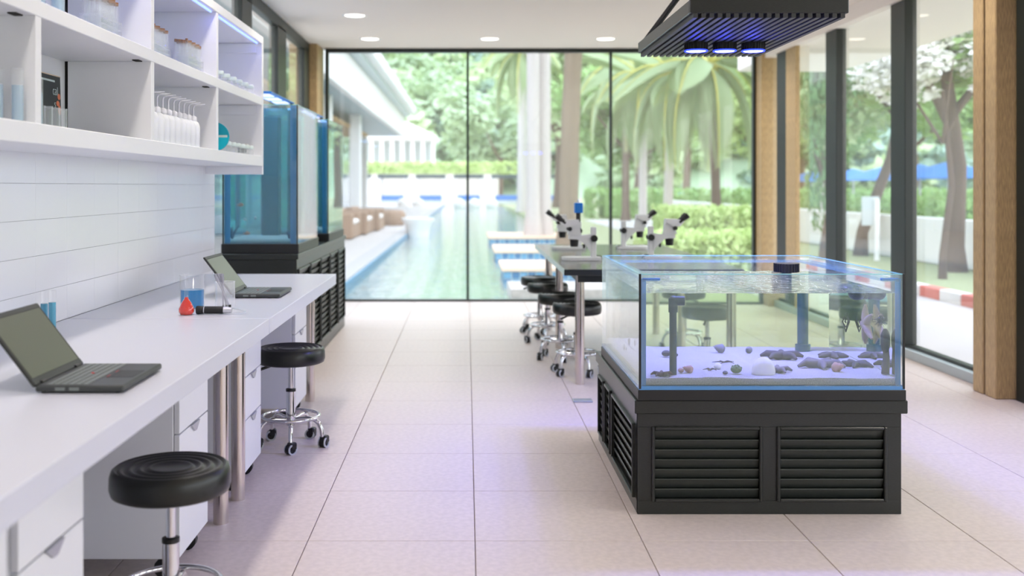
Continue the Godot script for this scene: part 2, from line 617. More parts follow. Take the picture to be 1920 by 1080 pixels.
func room() -> void:
	var fl := struct("floor", MB.new().span(v3(-1.8, -0.2, ROOM_NEAR), v3(3.5, -0.007, ROOM_BACK + 0.1)), "grout")
	var whole := MB.new().box(Vector3.ZERO, Vector3(0.5965, 0.012, 0.5965), 0.0012).make()
	var d := 4.272 - 0.6 * 12
	while d < ROOM_BACK:
		var d0 := maxf(d, ROOM_NEAR)
		var d1 := minf(d + 0.6, ROOM_BACK)
		var x := 0.03 - 0.6 * 3
		while x < 3.26:
			var x0 := maxf(x, -1.68)
			var x1 := minf(x + 0.6, 3.27)
			if d1 - d0 > 0.02 and x1 - x0 > 0.02:
				var full := d1 - d0 > 0.599 and x1 - x0 > 0.599
				var m: Variant = whole if full else MB.new().box(Vector3.ZERO, Vector3(x1 - x0 - 0.0035, 0.012, d1 - d0 - 0.0035), 0.0012)
				part(fl, "tile", m, "floor_tile").position = v3((x0 + x1) / 2, -0.006, (d0 + d1) / 2)
			x += 0.6
		d += 0.6
	struct("ceiling", MB.new().span(v3(-1.9, CEIL, ROOM_NEAR - 0.1), v3(3.42, CEIL + 0.2, ROOM_BACK + 0.14)), "ceiling")
	struct("trim_1", MB.new().span(v3(3.24, 2.67, ROOM_NEAR), v3(3.42, CEIL, ROOM_BACK)), "ceiling")
	struct("wall_near", MB.new().span(v3(-1.9, 0, ROOM_NEAR - 0.15), v3(3.5, CEIL, ROOM_NEAR)), "white_wall")
	# left wall with white glazed tiles
	var wl := struct("wall_left", MB.new().span(v3(-1.8, 0, ROOM_NEAR), v3(-1.612, CEIL, 6.5)), "tile_grout")
	var tile := MB.new().box(Vector3.ZERO, Vector3(0.012, 0.134, 0.299), 0.0008).make()
	for row in 6:
		for k in 21:
			part(wl, "tile", tile, "wall_tile").position = v3(-1.606, 0.742 + 0.0675 + 0.135 * row, 6.5 - 0.15 - 0.3 * k)
	# rear window: three tall panes
	var w1 := frame_of("window_1")
	var L := -1.565
	var R := 3.2
	part(w1, "frame", MB.new().span(v3(L, CEIL - 0.045, ROOM_BACK - 0.02), v3(R, CEIL, ROOM_BACK + 0.06), 0.003).span(v3(L, 0, ROOM_BACK - 0.02), v3(R, 0.022, ROOM_BACK + 0.06), 0.003).span(v3(L, 0.022, ROOM_BACK - 0.02), v3(L + 0.035, CEIL - 0.045, ROOM_BACK + 0.06), 0.003).span(v3(R - 0.03, 0.022, ROOM_BACK - 0.02), v3(R, CEIL - 0.045, ROOM_BACK + 0.06), 0.003), "black_frame")
	for x in [0.012, 1.597]:
		part(w1, "mullion", MB.new().span(v3(x - 0.013, 0.022, ROOM_BACK - 0.015), v3(x + 0.013, CEIL - 0.045, ROOM_BACK + 0.05), 0.003), "black_frame")
	var xs := [L + 0.035, 0.012, 1.597, R - 0.03]
	for i in 3:
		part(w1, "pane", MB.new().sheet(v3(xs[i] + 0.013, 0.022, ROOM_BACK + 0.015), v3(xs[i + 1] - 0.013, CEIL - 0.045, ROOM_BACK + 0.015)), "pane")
	# rear wall stubs beside it
	struct("trim_2", MB.new().span(v3(-1.9, 0, 10.95), v3(-1.597, CEIL, ROOM_BACK + 0.1), 0.004), "tan_wood")
	struct("trim_3", MB.new().span(v3(3.2, 0, 11.12), v3(3.42, CEIL, ROOM_BACK + 0.1), 0.004), "tan_wood")
	# right window wall
	var w2 := frame_of("window_2")
	var posts := [[7.64, 7.9], [9.06, 9.33], [10.46, 10.8], [4.7, 4.96], [3.26, 3.52], [1.82, 2.08], [0.38, 0.64], [-1.06, -0.8], [-2.5, -2.24]]
	for p in posts:
		part(w2, "post", MB.new().span(v3(3.27, 0.09, p[0]), v3(3.36, 2.67, p[1]), 0.004), "black_frame")
	part(w2, "post", MB.new().span(v3(3.262, 0.0, 5.7), v3(3.4, 2.67, 6.08), 0.004), "black_frame")
	part(w2, "sill", MB.new().span(v3(3.255, 0.0, 6.4), v3(3.304, 0.07, 11.12), 0.004).span(v3(3.255, 0.0, ROOM_NEAR), v3(3.304, 0.07, 5.7), 0.004), "alu")
	part(w2, "bottom_rail", MB.new().span(v3(3.305, 0.0, ROOM_NEAR), v3(3.36, 0.09, 11.12), 0.002), "black_frame")
	var stops := [ROOM_NEAR, -2.37, -0.93, 0.51, 1.95, 3.39, 4.83, 5.9, 6.25, 7.77, 9.2, 10.63, 11.2]
	for i in stops.size() - 1:
		if stops[i] != 5.9:
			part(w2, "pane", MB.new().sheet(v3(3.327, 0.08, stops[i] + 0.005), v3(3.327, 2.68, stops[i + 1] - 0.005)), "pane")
	# wood-clad column on the right
	var c1 := frame_of("trim_4")
	part(c1, "cladding", MB.new().span(v3(3.155, 0, 6.11), v3(3.42, 2.67, 6.235), 0.006), "tan_wood")
	part(c1, "cladding", MB.new().span(v3(3.155, 0, 6.262), v3(3.42, 2.67, 6.385), 0.006), "tan_wood")
	part(c1, "groove", MB.new().span(v3(3.17, 0, 6.23), v3(3.42, 2.67, 6.265)), "dark_gap")
	struct("trim_5", MB.new().span(v3(3.258, 0, 10.14), v3(3.3, 2.67, 10.455), 0.004), "tan_wood")
	# glazed rear part of the left wall
	var w3 := frame_of("window_3")
	part(w3, "head_rail", MB.new().span(v3(-1.74, 2.7, 6.5), v3(-1.68, CEIL, 10.95)), "black_frame")
	for p in [[6.5, 6.56], [7.66, 8.02], [9.12, 9.54], [10.6, 10.95]]:
		part(w3, "post", MB.new().span(v3(-1.76, 0, p[0]), v3(-1.68, 2.72, p[1]), 0.004), "black_frame")
	for p in [[6.56, 7.66], [8.02, 9.12], [9.54, 10.6]]:
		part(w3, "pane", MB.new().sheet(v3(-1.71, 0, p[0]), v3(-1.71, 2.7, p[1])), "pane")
	# roof overhang outside the right wall
	struct("trim_6", MB.new().span(v3(3.42, 2.72, ROOM_NEAR), v3(4.7, 2.95, ROOM_BACK + 1.6), 0.02), "ceiling")


func ceiling_lights() -> void:
	var spots := []
	for k in 9:
		spots.append([-1.0, 10.6 - 1.45 * k, "round recessed ceiling downlight in the row above the white benches"])
		spots.append([2.62, 10.6 - 1.45 * k, "round recessed ceiling downlight in the row beside the right-hand glass wall"])
	spots.append([0.24, 10.6, "round recessed ceiling downlight over the gap between the rear window mullions"])
	spots.append([1.44, 10.6, "round recessed ceiling downlight over the microscope table by the rear window"])
	var ring := MB.new().lathe([Vector2(0.088, 0.0), Vector2(0.105, -0.006), Vector2(0.112, -0.004), Vector2(0.114, 0.0)], 28).make()
	var disc := MB.new().lathe([Vector2(0.0, -0.003), Vector2(0.088, -0.003), Vector2(0.088, 0.0)], 28).make()
	for s in spots:
		var o := thing("downlight", s[2], "ceiling light", v3(s[0], CEIL, s[1]), 0, "recessed ceiling downlights")
		part(o, "trim_ring", ring, "white_trim")
		part(o, "lamp_disc", disc, "downlight")
		var l := SpotLight3D.new()
		l.name = "light"
		l.light_color = Color(1.0, 0.965, 0.92)
		l.light_energy = DOWN_ENERGY
		l.light_size = 0.08
		l.spot_range = 20
		l.spot_attenuation = 2
		l.spot_angle = 80
		l.spot_angle_attenuation = 0.8
		l.shadow_enabled = true
		l.position = Vector3(0, -0.02, 0)
		l.rotation.x = -PI / 2
		o.add_child(l)


func pedestal(d0: float, d1: float, label: String) -> void:
	var X := -0.92
	var o := thing("drawer_pedestal", label, "drawer unit", v3(X, 0, (d0 + d1) / 2), 0, "white drawer pedestals under the bench")
	var w := d1 - d0
	part(o, "body", MB.new().span(Vector3(-0.56, 0.076, -w / 2), Vector3(-0.02, 0.676, w / 2), 0.002), "drawer_white")
	for y in [[0.08, 0.292], [0.297, 0.472], [0.477, 0.672]]:
		var dr := part(o, "drawer", MB.new().span(Vector3(-0.018, y[0], -w / 2 + 0.002), Vector3(0.0, y[1], w / 2 - 0.002), 0.0015), "drawer_white")
		var tr := Transform3D(Basis(Vector3.UP, PI / 2), Vector3(0.001, 0, 0))
		part(dr, "pull", MB.new().at(tr).prism([Vector2(-0.05, y[1] + 0.002), Vector2(0.05, y[1] + 0.002), Vector2(0.012, y[1] - 0.024), Vector2(-0.012, y[1] - 0.024)], 0.0, 0.006), "grey_pull", "small grey tapered finger pull")
	for sx in [-0.5, -0.06]:
		for sz in [-w / 2 + 0.05, w / 2 - 0.05]:
			part(o, "caster", MB.new().cyl(Vector3(sx, 0.034, sz - 0.014), Vector3(sx, 0.034, sz + 0.014), 0.034, 0.034, 14).span(Vector3(sx - 0.015, 0.05, sz - 0.02), Vector3(sx + 0.015, 0.078, sz + 0.02)), "black_plastic")


func left_benches() -> void:
	var spec := [[4.105, 6.2, [4.16, 6.07], "far white workbench on steel tube legs holding the laptop beside the tall aquariums"], [0.4, 4.095, [3.87, 1.0], "near white workbench on steel tube legs holding the laptop below the open shelves"]]
	for s in spec:
		var o := thing("workbench", s[3], "workbench", v3(-1.19, 0, s[0]))
		var ln: float = s[1] - s[0]
		part(o, "worktop", MB.new().span(Vector3(-0.408, 0.68, -ln), Vector3(0.4, 0.742, 0), 0.002), "white_desk")
		for d in s[2]:
			for x in [0.261, -0.33]:
				part(o, "leg", MB.new().cyl(Vector3(x, 0, s[0] - d), Vector3(x, 0.68, s[0] - d), 0.0285, 0.0285, 24), "steel")
	pedestal(1.66, 2.05, "white drawer pedestal furthest along the near bench from the tall aquariums")
	pedestal(2.1, 2.46, "white drawer pedestal under the near bench beside the large black stool")
	pedestal(3.28, 3.64, "white drawer pedestal between the large black stool and the paired steel legs")
	pedestal(4.24, 4.58, "white drawer pedestal between the paired steel legs and the chrome wheeled stool")
	pedestal(5.5, 5.88, "white drawer pedestal at the far bench end behind the chrome wheeled stool")


const SH_F := -1.25
const SH_B := -1.606


func wall_shelf() -> void:
	var o := thing("wall_shelf", "long white open wall shelf with square compartments above the tiled wall", "shelf", v3(SH_B, 1.39, 6.3))
	var dep := SH_F - SH_B
	var ln := 6.3 + 1.2
	part(o, "top_board", MB.new().span(Vector3(0, 0.755, 0), Vector3(dep, 0.8, ln), 0.002), "white_board")
	part(o, "middle_board", MB.new().span(Vector3(0, 0.378, 0.045), Vector3(dep - 0.001, 0.425, ln), 0.002), "white_board")
	part(o, "bottom_board", MB.new().span(Vector3(0, 0.005, 0), Vector3(dep, 0.065, ln), 0.002), "white_board")
	part(o, "side_board", MB.new().span(Vector3(0, 0.065, 0.0), Vector3(dep, 0.755, 0.045), 0.002), "white_board")
	part(o, "back_panel", MB.new().span(Vector3(0, 0.065, 0.045), Vector3(0.008, 0.755, ln)), "white_board")
	for d in [5.145, 4.085, 2.995, 1.93, 0.86]:
		for y in [[0.065, 0.378], [0.425, 0.755]]:
			part(o, "divider", MB.new().span(Vector3(0.022, y[0], 6.3 - d - 0.02), Vector3(dep - 0.002, y[1], 6.3 - d + 0.02), 0.0015), "white_board")
			part(o, "gap_shade_strip", MB.new().span(Vector3(0.008, y[0], 6.3 - d - 0.012), Vector3(0.021, y[1], 6.3 - d + 0.012)), "dark_gap", "narrow dark strip painted as the shade in the gap behind the divider")  # solid dark strip paints the shade of an open gap
		part(o, "bracket_hole", MB.new().span(Vector3(dep - 0.06, 0.374, 6.3 - d + 0.03), Vector3(dep - 0.035, 0.3785, 6.3 - d + 0.075)), "dark_gap")
	# rails at the far end
	part(o, "end_rail", MB.new().span(Vector3(0, -0.045, 0.0), Vector3(dep, 0.005, 0.03), 0.002), "white_board")
	for y in [0.318, 0.695]:
		part(o, "stiffener", MB.new().span(Vector3(0.0, y, 0.045), Vector3(dep - 0.03, y + 0.058, 0.06), 0.001), "white_board")
	# blue light strips under the top board
	for s in [[5.19, 6.22], [4.13, 5.1], [3.04, 4.04]]:
		var st := part(o, "light_strip", MB.new().span(Vector3(dep - 0.028, 0.747, 6.3 - s[1]), Vector3(dep - 0.02, 0.755, 6.3 - s[0])), "strip_blue", "thin glowing blue light strip")
		strip_light(st, Vector3(dep - 0.024, 0.74, 6.3 - (s[0] + s[1]) / 2), s[1] - s[0], 0.035)


func strip_light(parent: Node3D, at: Vector3, length: float, energy: float) -> void:
	var l := AreaLight3D.new()
	l.name = "light"
	l.area_size = Vector2(length, 0.012)
	l.light_color = Color(0.32, 0.4, 1.0)
	l.light_energy = energy
	l.area_range = 20
	l.shadow_enabled = true
	parent.add_child(l)
	# faces down, long side along z
	l.transform = Transform3D(Basis(Vector3(0, 0, 1), Vector3(1, 0, 0), Vector3(0, 1, 0)), at)


# a louvred door in the local x-y plane: frame and slats, facing +z
func louvre(parent: Node3D, tr: Transform3D, w: float, h: float, slats: int) -> void:
	var fr := 0.012
	var dr := part(parent, "louvre_door", MB.new().at(tr).span(Vector3(-w / 2, -h / 2, -0.004), Vector3(-w / 2 + fr, h / 2, 0.014), 0.003).span(Vector3(w / 2 - fr, -h / 2, -0.004), Vector3(w / 2, h / 2, 0.014), 0.003).span(Vector3(-w / 2 + fr, h / 2 - fr, -0.004), Vector3(w / 2 - fr, h / 2, 0.014), 0.003).span(Vector3(-w / 2 + fr, -h / 2, -0.004), Vector3(w / 2 - fr, -h / 2 + fr, 0.014), 0.003), "black_wood")
	var pitch := (h - 2 * fr) / slats
	for k in slats:
		var y := -h / 2 + fr + pitch * (k + 0.5)
		var sl := tr * Transform3D(Basis(Vector3.RIGHT, 0.42), Vector3(0, y, -0.008))
		part(dr, "slat", MB.new().at(sl).box(Vector3.ZERO, Vector3(w - 2 * fr, pitch * 1.08, 0.007), 0.002), "black_slat")


# cabinet body with recesses cut out behind its louvres: rails and stiles round the openings
func cabinet_face(parent: Node3D, tr: Transform3D, w: float, h: float, openings: Array) -> void:
	var y0: float = openings[0][2]
	var y1: float = openings[0][3]
	var b := MB.new().at(tr)
	b.span(Vector3(-w / 2, 0, -0.02), Vector3(w / 2, y0, 0), 0.001).span(Vector3(-w / 2, y1, -0.02), Vector3(w / 2, h, 0), 0.001)
	var x := -w / 2
	for op in openings:
		b.span(Vector3(x, y0, -0.02), Vector3(op[0], y1, 0), 0.001)
		x = op[1]
	b.span(Vector3(x, y0, -0.02), Vector3(w / 2, y1, 0), 0.001)
	b.span(Vector3(-w / 2 + 0.002, 0.01, -0.05), Vector3(w / 2 - 0.002, h - 0.01, -0.04))
	part(parent, "cabinet_face", b, "black_wood")
	for op in openings:
		louvre(parent, tr * Transform3D(Basis(), Vector3((op[0] + op[1]) / 2, (y0 + y1) / 2, 0)), op[1] - op[0] + 0.004, y1 - y0 + 0.004, op[4])


func front_aquarium() -> void:
	# black louvred stand
	var W := 1.023
	var D := 1.17
	var st := thing("aquarium_stand", "low black wooden stand with louvred doors under the open aquarium", "stand", v3(1.1735, 0, 4.555))
	cabinet_face(st, Transform3D(Basis(), Vector3(0, 0, D / 2)), W, 0.392, [[-0.455, -0.03, 0.052, 0.338, 7], [0.03, 0.452, 0.052, 0.338, 7]])
	var left := Transform3D(Basis(Vector3.UP, -PI / 2), Vector3(-W / 2, 0, 0))
	cabinet_face(st, left, D - 0.002, 0.392, [[-0.52, -0.34, 0.052, 0.338, 7], [-0.29, -0.11, 0.052, 0.338, 7], [-0.05, 0.535, 0.052, 0.338, 7]])
	cabinet_face(st, Transform3D(Basis(Vector3.UP, PI / 2), Vector3(W / 2, 0, 0)), D - 0.002, 0.392, [[-0.52, -0.03, 0.052, 0.338, 7], [0.03, 0.52, 0.052, 0.338, 7]])
	part(st, "back", MB.new().span(Vector3(-W / 2 + 0.01, 0, -D / 2), Vector3(W / 2 - 0.01, 0.392, -D / 2 + 0.02)), "black_wood")
	part(st, "top_moulding", MB.new().span(Vector3(-W / 2 - 0.012, 0.392, -D / 2 - 0.012), Vector3(W / 2 + 0.02, 0.444, D / 2 + 0.014), 0.003), "black_wood")
	# the tank: x .665-1.69, d 3.95-5.03, y .445-.933
	var o := thing("aquarium", "large open rectangular glass aquarium with white sand on the low black stand", "aquarium", v3(1.1775, 0.4445, 4.49))
	var hw := 0.5125
	var hd := 0.54
	var g := 0.016
	part(o, "base_frame", MB.new().span(Vector3(-hw - 0.004, 0, -hd - 0.004), Vector3(hw + 0.004, 0.041, hd + 0.004), 0.002), "black_plastic")
	var T := 0.489
	part(o, "bottom_pane", MB.new().span(Vector3(-hw, 0.041, -hd), Vector3(hw, 0.055, hd)), "glass_edge_blue")
	part(o, "front_pane", MB.new().span(Vector3(-hw, 0.055, hd - g), Vector3(hw, T - 0.003, hd)), "tank_glass")
	part(o, "back_pane", MB.new().span(Vector3(-hw, 0.055, -hd), Vector3(hw, T - 0.003, -hd + g)), "tank_back")
	for s in [-1.0, 1.0]:
		part(o, "side_pane", MB.new().span(Vector3(s * hw, 0.055, -hd + g), Vector3(s * (hw - g), T - 0.003, hd - g)), "tank_glass")
		part(o, "brace", MB.new().span(Vector3(s * (hw - g), T - 0.032, -hd + g), Vector3(s * (hw - 0.075), T - 0.02, hd - g)), "brace_glass")
		part(o, "corner_seal", MB.new().span(Vector3(s * (hw + 0.0005), 0.045, hd - 0.004), Vector3(s * (hw - 0.008), T, hd + 0.0008)), "black_plastic", "black sealant line down the glass corner")
		part(o, "pane_edge", MB.new().span(Vector3(s * (hw - 0.009), 0.056, hd - g - 0.003), Vector3(s * (hw - 0.03), T - 0.02, hd - g - 0.001)), "glass_edge_blue", "pale blue strip with the corner reflection in its colour at the glass edge")  # strip has the blue reflection at the tank corner painted in
		part(o, "corner_clip", MB.new().span(Vector3(s * (hw - 0.016), T - 0.028, hd - g - 0.012), Vector3(s * (hw - 0.085), T - 0.018, hd - g - 0.001), 0.002), "blue_plastic", "bright blue corner clip")
		part(o, "top_edge", MB.new().span(Vector3(s * hw, T - 0.003, -hd), Vector3(s * (hw - g), T, hd), 0.001), "glass_edge", "aqua polished glass edge")
	part(o, "top_edge", MB.new().span(Vector3(-hw + g, T - 0.003, hd - g), Vector3(hw - g, T, hd), 0.001), "glass_edge", "aqua polished glass edge")
	part(o, "top_edge", MB.new().span(Vector3(-hw + g, T - 0.003, -hd), Vector3(hw - g, T, -hd + g), 0.001), "glass_edge", "aqua polished glass edge")
	part(o, "brace", MB.new().span(Vector3(-hw + 0.075, T - 0.032, -hd + g), Vector3(hw - 0.075, T - 0.02, -hd + 0.06)), "brace_glass")
	# water with gentle ripples; one sheet, closed against the panes
	var wm := MB.new()
	var nx := 40
	var nz := 40
	var f := FastNoiseLite.new()
	f.seed = 5
	f.frequency = 5.0
	var hgt := func(i: int, k: int) -> Vector3:
		var x := lerpf(-hw + g + 0.0005, hw - g - 0.0005, float(i) / nx)
		var z := lerpf(-hd + g + 0.0005, hd - g - 0.0005, float(k) / nz)
		return Vector3(x, 0.4125 + 0.0025 * f.get_noise_2d(x, z * 1.6), z)
	for i in nx:
		for k in nz:
			var a: Vector3 = hgt.call(i, k)
			var b: Vector3 = hgt.call(i + 1, k)
			var c: Vector3 = hgt.call(i + 1, k + 1)
			var d: Vector3 = hgt.call(i, k + 1)
			var nn := (d - a).cross(b - a).normalized()
			wm.quad(a, b, c, d, nn if nn.y > 0 else -nn)
	var wb := MB.new()
	var wf := MB.new()
	skirt(wb, hgt, nx, nz, 0.0555, wf)
	wb.quad(Vector3(-hw + g, 0.0555, -hd + g), Vector3(hw - g, 0.0555, -hd + g), Vector3(hw - g, 0.0555, hd - g), Vector3(-hw + g, 0.0555, hd - g), Vector3.DOWN)
	var wo := thing("aquarium_water", "clear greenish water with a rippling surface inside the large open aquarium", "water", o.position)
	stuff(wo)
	part(wo, "surface", wm, "tank_surface")
	part(wo, "body", wb, "tank_water")
	part(wo, "front_face", wf, "tank_water_clear")
	# sand bed
	var sm := MB.new()
	var f2 := FastNoiseLite.new()
	f2.seed = 9
	f2.frequency = 3.2
	var e := g + 0.003
	var sh := func(i: int, k: int) -> Vector3:
		var x := lerpf(-hw + e, hw - e, float(i) / nx)
		var z := lerpf(-hd + e, hd - e, float(k) / nz)
		return Vector3(x, 0.084 + 0.006 * f2.get_noise_2d(x, z) + 0.0015 * f2.get_noise_2d(x * 6, z * 6), z)
	for i in nx:
		for k in nz:
			var a: Vector3 = sh.call(i, k)
			var b: Vector3 = sh.call(i + 1, k)
			var c: Vector3 = sh.call(i + 1, k + 1)
			var d: Vector3 = sh.call(i, k + 1)
			var nn := (d - a).cross(b - a).normalized()
			sm.quad(a, b, c, d, nn if nn.y > 0 else -nn)
	skirt(sm, sh, nx, nz, 0.058)
	tag(part(self, numbered("sand_bed"), sm, "sand"), "white rippled sand bed inside the large open aquarium", "sand", "", "stuff").position = o.position


# close a height field of nx by nz cells down to the level y
func skirt(b: MB, hf: Callable, nx: int, nz: int, y: float, front: MB = null) -> void:
	for e in [[0, nz, Vector3.BACK], [0, 0, Vector3.FORWARD]]:
		for i in nx:
			var p: Vector3 = hf.call(i, e[1])
			var q: Vector3 = hf.call(i + 1, e[1])
			(front if front and e[1] == nz else b).quad(Vector3(p.x, y, p.z), Vector3(q.x, y, q.z), q, p, e[2])
	for e in [[0, Vector3.LEFT], [nx, Vector3.RIGHT]]:
		for k in nz:
			var p: Vector3 = hf.call(e[0], k)
			var q: Vector3 = hf.call(e[0], k + 1)
			b.quad(Vector3(p.x, y, p.z), Vector3(q.x, y, q.z), q, p, e[1])


func hood_lamp() -> void:
	var o := thing("hanging_aquarium_lamp", "black slatted hanging canopy with three glowing blue lamps above the open aquarium", "lamp", v3(1.1685, 1.922, 4.55))
	var hw := 0.3065
	var hd := 0.6
	part(o, "body", MB.new().span(Vector3(-hw, 0.018, hd - 0.018), Vector3(hw, 0.15, hd), 0.003).span(Vector3(-hw, 0.018, -hd), Vector3(hw, 0.072, -hd + 0.018), 0.003).span(Vector3(-hw, 0.018, -hd + 0.018), Vector3(-hw + 0.018, 0.072, hd - 0.018), 0.003).span(Vector3(hw - 0.018, 0.018, -hd + 0.018), Vector3(hw, 0.072, hd - 0.018), 0.003).span(Vector3(-hw + 0.018, 0.05, -hd + 0.018), Vector3(hw - 0.018, 0.06, hd - 0.018)), "black_wood")
	var n := 19
	var pitch := (2 * hw - 0.012) / n
	for k in n:
		var x := -hw + 0.006 + pitch * (k + 0.5)
		part(o, "slat", MB.new().span(Vector3(x - pitch * 0.29, 0.0, -hd + 0.002), Vector3(x + pitch * 0.29, 0.02, hd - 0.004), 0.0015), "lamp_slat")
	for x in [-0.127, 0.003, 0.133]:
		var b := MB.new().lathe([Vector2(0.0, 0.0), Vector2(0.05, 0.0), Vector2(0.05, -0.036), Vector2(0.046, -0.036), Vector2(0.046, -0.03), Vector2(0.0, -0.03)], 32, Vector3(x, 0, -0.1))
		for k in 26:
			var a := TAU * k / 26
			b.box(Vector3(x + cos(a) * 0.051, -0.017, -0.1 + sin(a) * 0.051), Vector3(0.004, 0.03, 0.004))
		var p := part(o, "lamp_housing", b, "black_plastic", "round ribbed black lamp housing")
		part(p, "lamp_ring", MB.new().lathe([Vector2(0.046, -0.034), Vector2(0.05, -0.039), Vector2(0.053, -0.036), Vector2(0.05, -0.032)], 32, Vector3(x, 0, -0.1)), "led_blue", "glowing blue rim")
		part(p, "lamp_lens", MB.new().lathe([Vector2(0.0, -0.039), Vector2(0.042, -0.038), Vector2(0.046, -0.034)], 32, Vector3(x, 0, -0.1)), "led_white", "glowing blue white lens")
		var l := SpotLight3D.new()
		l.name = "light"
		l.light_color = Color(0.5, 0.52, 1.0)
		l.light_energy = HOOD_ENERGY
		l.light_size = 0.04
		l.spot_range = 20
		l.spot_attenuation = 2
		l.spot_angle = 68
		l.spot_angle_attenuation = 1.0
		l.shadow_enabled = true
		l.position = Vector3(x, -0.045, -0.1)
		l.rotation.x = -PI / 2
		p.add_child(l)
		var up := OmniLight3D.new()  # added light that puts the blue glow on the slats
		up.name = "added_slat_glow"
		up.light_color = Color(0.12, 0.2, 1.0)
		up.light_energy = 0.024
		up.light_size = 0.03
		up.omni_range = 20
		up.omni_attenuation = 2
		up.shadow_enabled = true
		up.position = Vector3(x, -0.055, -0.1)
		p.add_child(up)
	# stays up to the ceiling
	for s in [[-1, -1], [1, -1], [-1, 1], [1, 1]]:
		part(o, "stay", MB.new().bar(Vector3(s[0] * (hw - 0.02), 0.06, s[1] * (hd - 0.02)), Vector3(-s[0] * (hw - 0.02), CEIL - 1.922, s[1] * 0.02), 0.022, 0.022, 0.002), "black_plastic")


func fish(parent_name: String, at: Vector3, len_: float, m: String, label: String, turn: float) -> void:
	var o := thing(parent_name, label, "fish", at, turn)
	part(o, "body", MB.new().ball(Vector3.ZERO, Vector3(len_ * 0.42, len_ * 0.24, len_ * 0.11), 14, 8), m)
	part(o, "tail_fin", MB.new().prism([Vector2(-len_ * 0.36, 0), Vector2(-len_ * 0.62, len_ * 0.2), Vector2(-len_ * 0.56, 0), Vector2(-len_ * 0.62, -len_ * 0.2)], -0.002, 0.002), m)
	part(o, "dorsal_fin", MB.new().prism([Vector2(len_ * 0.18, len_ * 0.18), Vector2(-len_ * 0.05, len_ * 0.36), Vector2(-len_ * 0.25, len_ * 0.14)], -0.002, 0.002), m)


func sea_fan(label: String, at: Vector3, h: float, s: int) -> void:
	var b := MB.new()
	var r := RandomNumberGenerator.new()
	r.seed = s
	for k in 12:
		var a := r.randf() * TAU
		var l := h * r.randf_range(0.6, 1.0)
		var tip := Vector3(cos(a) * l * 0.5, l, sin(a) * l * 0.5)
		b.tube([Vector3.ZERO, tip * Vector3(0.35, 0.5, 0.35), tip], [0.006, 0.005, 0.001], 6)
	solo("sea_plant", b, "coral_dark", label, "sea plant", at)


